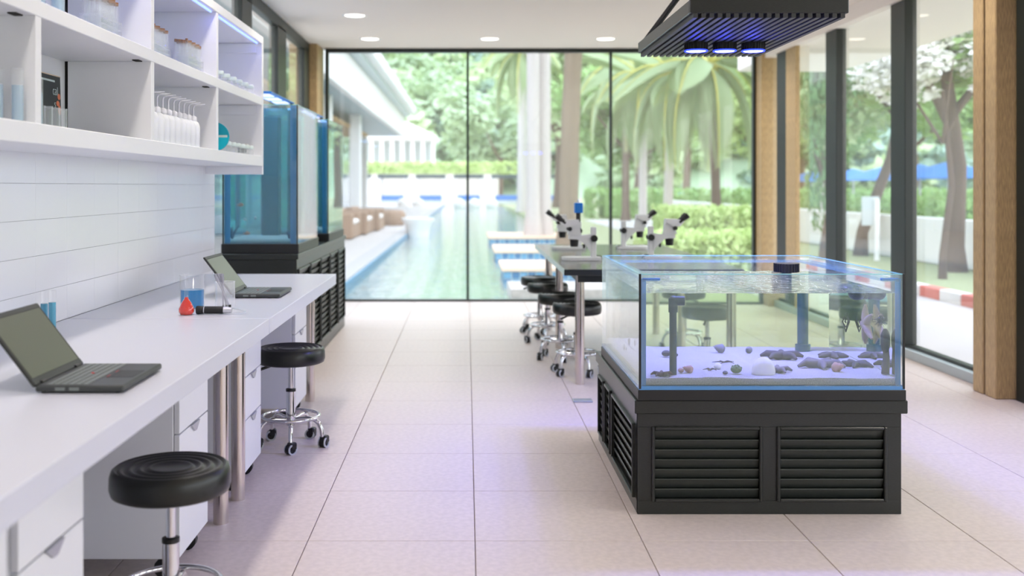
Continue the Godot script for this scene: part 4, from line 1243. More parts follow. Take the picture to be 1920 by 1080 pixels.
func shelf_things() -> void:
	var LO := 1.455
	var HI := 1.815
	# lower row, first cell: tall measuring cylinders
	var k := 0
	for p in [[-1.285, 2.93], [-1.33, 2.9], [-1.36, 2.82], [-1.305, 2.8]]:
		vessel("measuring_cylinder", ["tall clear measuring cylinder with pale blue water next to the shelf divider", "tall clear measuring cylinder with pale blue water, second from the shelf divider", "tall clear measuring cylinder with pale blue water, further back on the lower shelf", "tall clear measuring cylinder with pale blue water, furthest from the shelf divider"][k], "cylinder", v3(p[0], LO, p[1]), 0.017, 0.15, 0.105, "liquid_pale", "cylinders on the lower shelf", "thin_glass")
		k += 1
	# second cell: book, cylinder, ball, vials
	var o := thing("book", "black book with white lettering and orange pictures standing at the shelf back", "book", v3(-1.575, LO, 3.855))
	var tr := Transform3D(Basis(Vector3.UP, PI / 2) * Basis(Vector3.RIGHT, -0.03), Vector3.ZERO)
	part(o, "cover", MB.new().at(tr).span(Vector3(-0.13, 0, -0.004), Vector3(0.1, 0.24, 0.012), 0.001), "book_black")
	part(o, "spine_band", MB.new().at(tr).span(Vector3(-0.13, 0.236, 0.0122), Vector3(0.1, 0.2395, 0.0128)), "paper")
	var words := [["cal", 0.074, 0.178, 0.042], ["s", 0.05, 0.128, 0.036]]
	for wd in words:
		var tm := TextMesh.new()
		tm.text = wd[0]
		tm.font_size = 48
		tm.pixel_size = wd[3] / 48.0
		tm.depth = 0.0006
		tm.horizontal_alignment = HORIZONTAL_ALIGNMENT_RIGHT
		var f := SystemFont.new()
		f.font_names = PackedStringArray(["Droid Sans"])
		tm.font = f
		part(o, "lettering", tm, "print_white").transform = tr * Transform3D(Basis(), Vector3(wd[1], wd[2], 0.0128))
	part(o, "small_print", MB.new().at(tr).span(Vector3(-0.09, 0.212, 0.0122), Vector3(0.045, 0.219, 0.0128)), "print_white")
	part(o, "cover_picture", MB.new().at(tr).ball(Vector3(0.082, 0.16, 0.0124), Vector3(0.014, 0.012, 0.0005), 14, 6).ball(Vector3(0.07, 0.133, 0.0124), Vector3(0.016, 0.011, 0.0005), 14, 6).ball(Vector3(0.084, 0.108, 0.0124), Vector3(0.014, 0.02, 0.0005), 14, 6), "print_orange")
	vessel("measuring_cylinder", "single tall clear measuring cylinder in front of the black book", "cylinder", v3(-1.3, LO, 3.09), 0.02, 0.14, 0.1, "liquid_pale", "", "thin_glass")
	solo("ball", MB.new().ball(Vector3(0, 0.0225, 0), Vector3(0.0225, 0.0225, 0.0225), 20, 12), "blue_plastic", "small glossy blue ball beside the shelf divider and tall cylinder", "ball", v3(-1.342, LO, 3.09))
	k = 0
	for q in 7:
		vessel("vial", "short clear vial in the row below the black book", "vial", v3(-1.33 + 0.012 * (q % 2), LO, 3.2 + 0.029 * q), 0.0125, 0.066, 0.0, "", "row of short vials", "thin_glass")
	# third cell: wash bottles
	for q in 9:
		make_wash_bottle(v3(-1.292, LO, 4.19 + 0.081 * q), "white squeeze wash bottle with bent nozzle in the row on the lower shelf", "white wash bottles")
	# fourth cell: teal disc, jars, card
	var td := thing("teal_disc", "round teal disc standing on edge on the lower shelf beside jars", "disc", v3(-1.31, LO + 0.075, 5.33))
	part(td, "disc", MB.new().cyl(Vector3(0, 0, -0.006), Vector3(0, 0, 0.006), 0.075, 0.075, 40), "teal")
	part(td, "lower_half", MB.new().prism(half_disc(0.074), 0.0061, 0.0068), "teal_light")
	part(td, "print_band", MB.new().span(Vector3(-0.05, -0.004, 0.0061), Vector3(0.066, 0.008, 0.0072)), "print_white")
	for q in 6:
		make_jar(v3(-1.292, LO, 5.5 + 0.115 * q), "small clear lidded jar in the row on the lower shelf end", "jars on the lower shelf")
		make_jar(v3(-1.292, HI, 5.33 + 0.15 * q), "small clear lidded jar in the row on the upper shelf end", "jars on the upper shelf")
	var cd := thing("framed_card", "small white framed card leaning at the end of the lower shelf", "card", v3(-1.36, LO, 6.2))
	part(cd, "frame", MB.new().span(Vector3(-0.035, 0, -0.003), Vector3(0.035, 0.075, 0.0), 0.001), "white_trim")
	part(cd, "print", MB.new().span(Vector3(-0.026, 0.02, 0.0), Vector3(0.026, 0.062, 0.0006)), "book_black")
	# upper row
	for q in 4:
		vessel("measuring_cylinder", "clear cylinder of pale blue water on the upper shelf beside the corked tubes", "cylinder", v3(-1.3 - 0.025 * (q % 2), HI, 3.1 + 0.075 * q), 0.019, 0.17, 0.12, "liquid_pale", "cylinders on the upper shelf", "thin_glass")
	tube_rack(v3(-1.325, HI, 3.71), 4, 12, "on the upper shelf beside the cylinders")
	tube_rack(v3(-1.335, HI, 4.4), 3, 13, "just past a divider on the upper shelf")
	tube_rack(v3(-1.325, HI, 4.87), 4, 15, "under the blue strip, beside the upper jars")


func half_disc(r: float) -> Array:
	var p := []
	for k in 17:
		var a := PI + PI * k / 16
		p.append(Vector2(cos(a) * r, sin(a) * r))
	return p


func starfish(label: String, m: String, at: Vector3, r: float, turn: float, upright := Basis(), arms := 5, droop := 0.0) -> void:
	var b := MB.new().at(Transform3D(upright * Basis(Vector3.UP, turn), Vector3.ZERO))
	b.ball(Vector3(0, r * 0.1, 0), Vector3(r * 0.3, r * 0.17, r * 0.3), 14, 8)
	for k in arms:
		var a := TAU * k / arms
		var u := Vector3(cos(a), 0, sin(a))
		var w := Vector3(cos(a + 0.1), 0, sin(a + 0.1))
		b.tube([Vector3(0, r * 0.1, 0), u * r * 0.35 + Vector3.UP * r * 0.13, u.lerp(w, 0.4) * r * 0.7 + Vector3.UP * r * (0.1 + droop), w.lerp(u, 0.4) * r + Vector3.UP * r * 0.06], [r * 0.2, r * 0.2, r * 0.15, r * 0.06], 8)
	solo("starfish", b, m, label, "starfish", at)


func tank_life() -> void:
	var S := 0.531
	var p := thing("standpipe", "dark grey pipe with an elbow standing in the sand at the aquarium front", "pipe", v3(0.812, S, 4.05))
	part(p, "upright", MB.new().cyl(Vector3(0, 0, 0), Vector3(0, 0.265, 0), 0.0145, 0.0145, 18), "pvc_dark")
	part(p, "elbow", MB.new().cyl(Vector3(0, 0.245, 0), Vector3(0, 0.3, 0), 0.0185, 0.0185, 18).cyl(Vector3(-0.004, 0.29, 0), Vector3(0.044, 0.29, 0), 0.0185, 0.0185, 18).ball(Vector3(0, 0.292, 0), Vector3(0.0185, 0.0185, 0.0185), 14, 8), "pvc_dark")
	var q := thing("overflow_pipe", "thick green overflow pipe rising through the water with a black ribbed cap", "pipe", v3(1.514, S, 4.85))
	part(q, "upright", MB.new().cyl(Vector3.ZERO, Vector3(0, 0.34, 0), 0.0245, 0.0245, 20), "pvc_green")
	part(q, "flange", MB.new().cyl(Vector3.ZERO, Vector3(0, 0.03, 0), 0.034, 0.034, 20), "pvc_green")
	var cap := MB.new().cyl(Vector3(0, 0.335, 0), Vector3(0, 0.376, 0), 0.055, 0.055, 28)
	for k in 26:
		var a := TAU * k / 26
		cap.box(Vector3(cos(a) * 0.056, 0.356, sin(a) * 0.056), Vector3(0.005, 0.04, 0.005))
	part(q, "ribbed_cap", cap, "black_plastic", "black ribbed strainer cap")
	var pump := thing("wave_pump", "black circulation pump on the right glass of the open aquarium", "pump", v3(1.63, 0.825, 4.4))
	part(pump, "motor", MB.new().ball(Vector3.ZERO, Vector3(0.034, 0.03, 0.055), 16, 10), "black_plastic")
	part(pump, "magnet", MB.new().cyl(Vector3(0.025, 0, 0), Vector3(0.042, 0, 0), 0.026, 0.026, 16), "black_plastic")
	var wall := Basis(Vector3.BACK, PI / 2)
	starfish("brown and white starfish clinging to the right glass of the aquarium", "star_pale", v3(1.66, 0.7, 4.33), 0.085, 0.35, wall)
	starfish("dark brown starfish on the sand at the front left aquarium corner", "star_brown", v3(0.765, S, 4.02), 0.046, 0.3, Basis(), 5, 0.12)
	starfish("pale grey starfish with thick arms lying beside the white dome", "star_grey", v3(1.24, S, 4.14), 0.062, 0.1, Basis(), 5, 0.12)
	starfish("large grey starfish behind the pink shell", "star_grey", v3(1.45, S, 4.28), 0.1, 0.9, Basis(), 5, 0.1)
	starfish("dark grey starfish on the sand at the foot of the green overflow pipe", "star_dark", v3(1.36, S, 4.58), 0.095, 0.2, Basis(), 5, 0.08)
	starfish("dark mottled starfish near the right glass", "star_dark", v3(1.6, S, 4.3), 0.075, 0.6, Basis(), 5, 0.08)
	starfish("flat grey starfish in the far right corner on the sand", "star_dark", v3(1.585, S, 4.62), 0.07, 1.1)
	solo("sea_urchin_shell", MB.new().ball(Vector3(0, 0, 0), Vector3(0.047, 0.064, 0.044), 26, 10, 0.0, 0.52), "shell_white", "smooth white dome shell standing on the aquarium sand", "shell", v3(1.178, S, 4.1))
	var shells := [
		["banded pink and beige spiral shell beside the dark pipe", "shell_pink", 1287, 695, 0.024, 0.3], ["small beige shell touching the banded pink shell", "shell_pink", 1273, 695, 0.014, 1.2],
		["small white round shell in the middle of the sand", "shell_white", 1338, 686, 0.018, 0.9], ["knobbly green shell on the sand in front of the white shell", "shell_green", 1376, 696, 0.023, 0.2],
		["tiny dark shell beside the knobbly green shell", "pebble", 1357, 700, 0.011, 0.5], ["pink striped pointed shell in front of the large grey starfish", "shell_pink", 1562, 692, 0.03, 2.2],
		["grey striped shell near the back glass of the aquarium", "shell_grey", 1328, 654, 0.03, 0.4], ["bluish grey round shell near the back glass of the aquarium", "shell_grey", 1380, 655, 0.022, 1.0],
		["flat dark pebble on the sand at the left glass", "pebble", 1235, 664, 0.02, 0.2], ["small dark pebble on the sand behind the dark pipe", "pebble", 1252, 665, 0.012, 0.0]]
	for s in shells:
		var at := on(s[2], s[3] if s[3] > 670 else s[3] - 8, S)
		var r: float = s[4]
		var b := MB.new().at(Transform3D(Basis(Vector3.UP, s[5]), Vector3(0, r * 0.62, 0)))
		if r > 0.0215 and s[1] != "shell_green":
			b.at(Transform3D(Basis(Vector3.UP, s[5]) * Basis(Vector3.BACK, 1.25), Vector3(0, r * 0.55, 0)))
			b.lathe([Vector2(0, -r * 0.75), Vector2(r * 0.55, -r * 0.6), Vector2(r * 0.75, -r * 0.2), Vector2(r * 0.62, 0.02 * r), Vector2(r * 0.56, 0.05 * r), Vector2(r * 0.5, r * 0.4), Vector2(r * 0.34, r * 0.48), Vector2(r * 0.3, r * 0.8), Vector2(r * 0.14, r * 0.86), Vector2(0, r * 1.3)], 18)
		else:
			b.ball(Vector3.ZERO, Vector3(r, r * 0.7, r * 0.85), 16, 10)
			if s[1] == "shell_green":
				for k in 12:
					var a := k * 2.4
					var u := Vector3(cos(a) * sin(0.3 + k * 0.11), cos(0.3 + k * 0.11), sin(a) * sin(0.3 + k * 0.11))
					b.ball(u * r * Vector3(0.9, 0.65, 0.8), Vector3.ONE * r * 0.22, 8, 6)
		solo("sea_shell" if s[1] != "pebble" else "pebble", b, s[1], s[0], "shell" if s[1] != "pebble" else "pebble", at)
	# brittle stars, weed and urchin
	for w in [["thin dark brittle star spread on the sand behind the white shell", 1345, 672, 0.05], ["small thin brittle star beside the white round shell", 1326, 690, 0.03]]:
		var b := MB.new().ball(Vector3(0, 0.004, 0), Vector3(0.006, 0.004, 0.006), 8, 6)
		for k in 5:
			var a := TAU * k / 5 + 0.4
			var r: float = w[3]
			b.tube([Vector3(0, 0.004, 0), Vector3(cos(a) * r * 0.5, 0.007, sin(a) * r * 0.5), Vector3(cos(a + 0.4) * r, 0.003, sin(a + 0.4) * r)], [0.003, 0.0025, 0.001], 6)
		solo("brittle_star", b, "weed", w[0], "brittle star", on(w[1], w[2], S))
	var wd := MB.new()
	for k in 7:
		var a := k * 0.9
		wd.tube([Vector3(0, 0.02 * (k % 3), 0), Vector3(0.016 * cos(a), 0.045, 0.01 * sin(a)), Vector3(0.01 * cos(a + 1), 0.085 - 0.006 * k, 0.012 * sin(a))], [0.0025, 0.002, 0.001], 6)
	solo("seaweed_sprig", wd, "weed", "thin brown seaweed sprig clinging to the back glass pane", "seaweed", v3(1.685 - 0.02, 0.64, 4.62) + Vector3(-0.02, 0, 0))
	var uw := MB.new().ball(Vector3(0, 0.13, 0), Vector3(0.018, 0.05, 0.03), 14, 10).tube([Vector3(0, 0, 0), Vector3(0.004, 0.07, 0), Vector3(0, 0.15, 0)], [0.016, 0.013, 0.01], 10)
	solo("driftwood", uw, "weed", "dark upright driftwood stick at the right front corner of the aquarium", "driftwood", v3(1.652, S, 4.07))
	var ur := MB.new().ball(Vector3.ZERO, Vector3(0.014, 0.016, 0.016), 12, 8)
	for k in 40:
		var y := 1.0 - 2.0 * (k + 0.5) / 40
		var a := k * 2.39996
		var u := Vector3(sqrt(1 - y * y) * cos(a), y, sqrt(1 - y * y) * sin(a))
		ur.cyl(u * 0.012, u * 0.032, 0.0014, 0.0004, 5)
	solo("sea_urchin", ur, "urchin", "black spiny sea urchin perched above the driftwood stick", "sea urchin", v3(1.634, S + 0.212, 4.07))


func crown(s: int, n: int, hollow: float, leafsize: float) -> ArrayMesh:
	var key := "crown%d_%d" % [s, n]
	if shared.has(key):
		return shared[key]
	var r := RandomNumberGenerator.new()
	r.seed = s
	var b := MB.new()
	var lumps := []
	for k in 16:
		var u := Vector3(r.randfn(), r.randfn(), r.randfn()).normalized()
		lumps.append([u * r.randf_range(hollow, 0.78), r.randf_range(0.26, 0.42)])
	for k in n:
		var l: Array = lumps[r.randi() % 16]
		var u := Vector3(r.randfn(), r.randfn(), r.randfn()).normalized()
		var c: Vector3 = l[0] + u * l[1] * pow(r.randf(), 0.35)
		var e := Vector3(r.randfn(), r.randfn() * 0.6, r.randfn()).normalized()
		var w := e.cross(u + Vector3(r.randfn(), r.randfn(), r.randfn()) * 0.4).normalized()
		var sz := leafsize * r.randf_range(0.6, 1.3)
		b.leaf(c, e * sz, w * sz * 0.55)
	shared[key] = b.make()
	return shared[key]


func tree(label: String, at: Vector3, h: float, rad: Vector3, tr: float, leafm: String, trunkm: String, s: int, group: String, lean := Vector3.ZERO, called := "broadleaf_tree") -> Node3D:
	var o := thing(called, label, "tree", at, 0, group)
	var top := Vector3(0, h, 0) + lean
	part(o, "trunk", MB.new().tube([Vector3(0, -0.1, 0), Vector3(0, h * 0.12, 0) + lean * 0.05, top * 0.5 + Vector3(0.1, 0, 0.05), top], [tr * 1.5, tr * 1.05, tr * 0.9, tr * 0.6], 10), trunkm)
	for k in 3:
		var a := s * 1.3 + k * 2.1
		part(o, "branch", MB.new().tube([top * 0.72, top * 0.9 + Vector3(cos(a), 0.3, sin(a)) * rad.x * 0.3, top + Vector3(cos(a), 0.5, sin(a)) * rad.x * 0.6], [tr * 0.55, tr * 0.4, tr * 0.15], 7), trunkm)
	var f := part(o, "foliage", crown(s % 4 + 1, 4200, 0.3, 0.13), leafm)
	f.transform = Transform3D(Basis(Vector3.UP, s * 0.7).scaled(rad), top + Vector3(0, rad.y * 0.45, 0))
	stuff(f)
	return o


func frond_mesh(droop: float) -> ArrayMesh:
	var key := "frond%.2f" % droop
	if shared.has(key):
		return shared[key]
	var b := MB.new()
	var pt := func(t: float) -> Vector3:
		return Vector3(t * (1.0 - 0.25 * droop * t), 0.22 * t - droop * t * t, 0)
	for k in 60:
		var t := 0.12 + 0.88 * k / 60.0
		var c: Vector3 = pt.call(t)
		var ahead: Vector3 = (pt.call(minf(t + 0.05, 1.1)) - c).normalized()
		var ln := 0.3 * sin(PI * clampf(t * 0.9 + 0.1, 0.0, 0.97)) + 0.04
		for s in [-1.0, 1.0]:
			var u: Vector3 = (Vector3(0, -0.55, s * 0.75) + ahead * 0.7).normalized() * ln
			b.leaf(c + u * 0.5, u, ahead * 0.014)
	shared[key] = b.make()
	return shared[key]


func stalk_mesh(droop: float) -> ArrayMesh:
	var key := "stalk%.2f" % droop
	if not shared.has(key):
		var path := []
		var rr := []
		for k in 9:
			var t := k / 8.0
			path.append(Vector3(t * (1.0 - 0.25 * droop * t), 0.22 * t - droop * t * t, 0))
			rr.append(lerpf(0.016, 0.003, t))
		shared[key] = MB.new().tube(path, rr, 6).make()
	return shared[key]


func palm(label: String, at: Vector3, h: float, r: float, trunkm: String, fronds: int, fl: float, s: int, bend := Vector3.ZERO, nuts := 0) -> Node3D:
	var o := thing("palm_tree", label, "palm", at, 0, "palms around the pool")
	var path := []
	var rr := []
	for k in 15:
		var t := k / 14.0
		path.append(Vector3(0, h * t, 0) + bend * t * t)
		rr.append(r * (1.25 - 0.35 * t + 0.06 * (k % 2)) * (1.4 if k == 0 else 1.0))
	part(o, "trunk", MB.new().tube(path, rr, 12), trunkm)
	var top: Vector3 = path[14]
	var g := RandomNumberGenerator.new()
	g.seed = s
	for k in fronds:
		var droop: float = [0.35, 0.7, 1.05][k % 3]
		var tr := Transform3D(Basis(Vector3.UP, TAU * k / fronds + g.randf() * 0.4) * Basis(Vector3.BACK, [0.5, 0.15, -0.35][k % 3]).scaled(Vector3.ONE * fl), top)
		var f := part(o, "frond", frond_mesh(droop), "leaf_palm")
		f.transform = tr
		part(f, "stalk", stalk_mesh(droop), "stalk", "yellow green frond stalk")
	for k in nuts:
		var a := TAU * k / nuts
		part(o, "coconut", MB.new().ball(Vector3(cos(a) * r * 1.9, -0.12 - 0.1 * (k % 2), sin(a) * r * 1.9), Vector3(0.11, 0.14, 0.11), 10, 8), "coconut").position = top
	return o


func leaf_box(size: Vector3, n: int, s: int, leafsize: float) -> MB:
	var r := RandomNumberGenerator.new()
	r.seed = s
	var b := MB.new()
	b.box(Vector3(0, size.y * 0.45, 0), size * Vector3(0.96, 0.86, 0.9), 0.02)
	for k in n:
		var c := Vector3(r.randf_range(-0.5, 0.5), r.randf_range(0.0, 1.0), r.randf_range(-0.5, 0.5)) * size
		var f := r.randi() % 3
		if f == 0:
			c.y = size.y * r.randf_range(0.88, 1.06)
		elif f == 1:
			c.z = size.z * 0.5 * r.randf_range(0.92, 1.08)
		else:
			c.x = signf(c.x) * size.x * 0.5
		var e := Vector3(r.randfn(), absf(r.randfn()) + 0.3, r.randfn()).normalized()
		var w := e.cross(Vector3(r.randfn(), r.randfn(), r.randfn())).normalized()
		b.leaf(c, e * leafsize, w * leafsize * 0.5)
	return b


func pool_and_deck() -> void:
	var WY := -0.12
	# ground all round, with the basin left open
	struct("deck", MB.new().span(v3(-16, -0.6, 11.5), v3(-1.95, 0.0, 78)).span(v3(-16, -0.6, -4), v3(-1.9, 0.0, 11.5)), "paving")
	struct("pool_coping", MB.new().span(v3(-1.95, -0.7, 11.5), v3(-1.65, 0.004, 78), 0.01), "coping")
	struct("pool_edge", MB.new().span(v3(-1.65, -0.75, 11.46), v3(2.6, -0.015, 11.62)), "coping")
	var basin := struct("pool_basin", MB.new().span(v3(-1.66, -0.8, 11.5), v3(2.6, -0.62, 75)), "pool_grout")
	var strip := MB.new().box(Vector3.ZERO, Vector3(0.15, 0.02, 63), 0.004).make()
	for k in 24:
		var t := part(basin, "tile_row", strip, "pool_tile" if k % 2 else "pool_tile_pale")
		t.position = v3(-1.56 + k * 0.172, -0.612, 43.2)
	part(basin, "side_lining", MB.new().span(v3(-1.66, -0.62, 11.62), v3(-1.63, -0.03, 75)), "pool_blue")
	part(basin, "lining_band", MB.new().span(v3(-1.632, -0.17, 11.62), v3(-1.622, -0.05, 75)), "pool_deep")
	tag(struct_water("pool_water", MB.new().span(v3(-1.64, WY - 0.001, 11.62), v3(2.6, WY, 75))), "pale green rippling water of the long swimming pool", "water", "", "stuff")
	# planter platforms standing in the pool
	var i := 0
	for p in [[15.2, 1.55], [19.4, 1.9], [24.6, 2.4]]:
		var o := thing("pool_platform", ["coral stone pool platform with blue mosaic sides closest to the rear window", "coral stone pool platform with blue mosaic sides between two others", "coral stone pool platform with blue mosaic sides furthest along the pool"][i], "platform", v3(0.55, WY, p[0]))
		part(o, "core", MB.new().span(Vector3(0.012, -0.48, -p[1]), Vector3(2.0, 0.13, -0.012)), "pool_grout")
		part(o, "top_slab", MB.new().span(Vector3(-0.03, 0.13, -p[1] - 0.03), Vector3(2.03, 0.19, 0.03), 0.01), "coral_stone", "peach coloured stone slab")
		var sz := 0.12
		var tl := MB.new().box(Vector3.ZERO, Vector3(sz - 0.012, 0.1, 0.014), 0.003).make()
		for k in 14:
			for r in 3:
				part(o, "tile", tl, "pool_deep" if (k + r) % 2 else "pool_blue").position = Vector3(0.06 + k * sz, 0.075 - r * 0.11, -0.006)
		var tl2 := MB.new().box(Vector3.ZERO, Vector3(0.014, 0.1, sz - 0.012), 0.003).make()
		for k in 12:
			for r in 3:
				part(o, "tile", tl2, "pool_deep" if (k + r) % 2 else "pool_blue").position = Vector3(0.006, 0.075 - r * 0.11, -0.07 - k * sz)
		i += 1
	solo("stone_pad", MB.new().span(Vector3(0, -0.5, -1.1), Vector3(2.0, 0.1, 0), 0.01), "paving", "grey stone pad at the pool edge outside the rear window", "stone slab", v3(0.55, WY, 12.9))
	# furniture on the deck
	for k in 3:
		var o := thing("wicker_sofa", ["brown wicker sofa on the pool deck closest to the aquariums", "brown wicker sofa in the middle of the pool deck row", "brown wicker sofa at the far end of the pool deck row"][k], "sofa", v3(-3.2 + 0.12 * k, 0, 25.4 + 2.3 * k), 0, "wicker sofas on the deck")
		part(o, "seat", MB.new().span(Vector3(-0.45, 0.02, -0.9), Vector3(0.45, 0.34, 0.9), 0.02), "wicker")
		part(o, "backrest", MB.new().span(Vector3(-0.48, 0.02, -0.95), Vector3(-0.28, 0.68, 0.95), 0.03), "wicker")
		for s in [-1.0, 1.0]:
			part(o, "armrest", MB.new().span(Vector3(-0.45, 0.02, s * 0.75), Vector3(0.48, 0.62, s * 0.97), 0.03), "wicker")
		part(o, "seat_cushion", MB.new().span(Vector3(-0.28, 0.34, -0.74), Vector3(0.46, 0.46, 0.74), 0.04), "cushion")
	solo("wicker_pouf", MB.new().lathe([Vector2(0, 0), Vector2(0.42, 0), Vector2(0.5, 0.15), Vector2(0.5, 0.38), Vector2(0.4, 0.5), Vector2(0, 0.52)], 24), "wicker", "round brown wicker pouf on the deck past the sofas", "pouf", v3(-2.5, 0, 33.6))
	var pl := thing("planter_urn", "wide white round planter at the pool's left edge", "planter", v3(-1.36, -0.12, 28.5))
	part(pl, "bowl", MB.new().lathe([Vector2(0, 0), Vector2(0.3, 0), Vector2(0.32, 0.1), Vector2(0.36, 0.36), Vector2(0.46, 0.46), Vector2(0.46, 0.52), Vector2(0.36, 0.52), Vector2(0, 0.5)], 24), "plaster")
	var bags := [[755, 376], [784, 374], [861, 376], [890, 376], [922, 384]]
	for k in 5:
		solo("bean_bag", MB.new().ball(Vector3(0, 0.3, 0), Vector3(0.4, 0.4, 0.4), 14, 8), "cushion", "white round bean bag float on the far pool water", "bean bag", px(bags[k][0], 350, 66) * Vector3(1, 0, 1) + Vector3(0, WY - 0.05, 0), 0, "white floats at the far pool end")


func struct_water(called: String, m: MB) -> MeshInstance3D:
	return part(self, numbered(called), m, "pool_water")


func resort_buildings() -> void:
	# long pool building on the left
	var o := thing("pool_building", "long white flat-roofed building with glass front along the pool's left side", "building", v3(-4, 0, 40))
	part(o, "fascia", MB.new().span(Vector3(-0.25, 4.45, -26), Vector3(0, 5.8, 28), 0.03), "fascia")
	part(o, "roof_cap", MB.new().span(Vector3(-10, 5.8, -26.3), Vector3(0.35, 6.05, 28.3), 0.03), "roof_grey")
	part(o, "roof_edge", MB.new().span(Vector3(0.05, 5.95, -26.3), Vector3(0.7, 6.45, 28.3), 0.05), "plaster")
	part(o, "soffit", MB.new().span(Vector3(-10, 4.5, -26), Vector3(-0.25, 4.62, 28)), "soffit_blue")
	part(o, "canopy", MB.new().span(Vector3(-6, 3.9, -14), Vector3(-1.2, 4.05, 26), 0.01), "wood_soffit", "warm brown wooden canopy")
	part(o, "end_wall", MB.new().span(Vector3(-10, 0, -26), Vector3(-2.4, 4.5, -25.7)), "plaster")
	part(o, "rear_wall", MB.new().span(Vector3(-10.2, 0, -26), Vector3(-10, 5.8, 28)), "plaster")
	for k in 12:
		part(o, "glazing", MB.new().span(Vector3(-2.42, 0.05, 23.5 - 4 * k), Vector3(-2.4, 4.5, 27.4 - 4 * k)), "facade_glass")
		part(o, "glazing_post", MB.new().span(Vector3(-2.48, 0, 27.4 - 4 * k), Vector3(-2.36, 4.5, 27.5 - 4 * k)), "alu")
	for z in [4.0, -6.0]:
		part(o, "column", MB.new().span(Vector3(-1.25, 0, z - 0.26), Vector3(-0.75, 4.5, z + 0.26), 0.02), "plaster")
	# terrace with hedge and pavilion at the far end
	struct("terrace", MB.new().span(v3(-40, -0.6, 83), v3(2.6, 2.3, 130)), "terrace_stone")
	solo("terrace_hedge", leaf_box(Vector3(44, 0.95, 1.6), 3200, 8, 0.5), "leaf_bright", "long clipped bright green hedge on the terrace behind the cabanas", "hedge", v3(-18, 2.25, 84.5))
	var p := thing("pavilion", "white pavilion with tall columns and hipped roof behind the hedge", "building", v3(-6.6, 2.3, 100))
	part(p, "roof", MB.new().at(Transform3D(Basis(), Vector3(0, 0, 0))).prism([Vector2(-5.2, 3.5), Vector2(3.7, 3.5), Vector2(3.7, 3.8), Vector2(1.0, 5.1), Vector2(-3.6, 5.1), Vector2(-5.2, 3.9)], -4.0, 3.0), "plaster")
	part(p, "back_wall", MB.new().span(Vector3(-4.8, 0, -3.5), Vector3(3.4, 3.5, -3.2)), "roof_grey")
	for k in 9:
		part(p, "column", MB.new().span(Vector3(-4.6 + k * 0.98, 0, 2.2), Vector3(-4.25 + k * 0.98, 3.5, 2.55), 0.02), "plaster")
	# cabanas
	for k in 6:
		var u := 642.0 + 70.5 * k
		var c := thing("cabana", ["cabana daybed with blue mattress behind the white column", "cabana daybed with blue mattress next to the white column", "cabana daybed with blue mattress at the centre of the row", "cabana daybed with blue mattress behind the window mullion", "cabana daybed with blue mattress left of the pale palm trunks", "cabana daybed with blue mattress behind the pale palm trunks"][k], "cabana", px(u + 25, 350, 77) * Vector3(1, 0, 1), 0, "cabanas at the far pool end")
		part(c, "roof", MB.new().span(Vector3(-1.1, 1.9, -1.0), Vector3(1.1, 2.18, 1.0)), "roof_dark", "dark flat roof")
		for s in [-1.0, 1.0]:
			part(c, "post", MB.new().span(Vector3(s * 1.0, 0, 0.8), Vector3(s * 0.85, 2.0, 0.95)).span(Vector3(s * 1.0, 0, -0.95), Vector3(s * 0.85, 2.0, -0.8)), "plaster")
			part(c, "curtain", MB.new().span(Vector3(s * 1.35, 0.0, 0.75), Vector3(s * 1.02, 1.95, 0.85), 0.03), "cushion")
		part(c, "mattress", MB.new().span(Vector3(-0.85, 0.25, -0.8), Vector3(0.85, 0.62, 0.8), 0.06), "mattress_blue", "blue mattress")
		part(c, "bed_base", MB.new().span(Vector3(-0.85, 0.0, -0.8), Vector3(0.85, 0.25, 0.8)), "roof_grey")


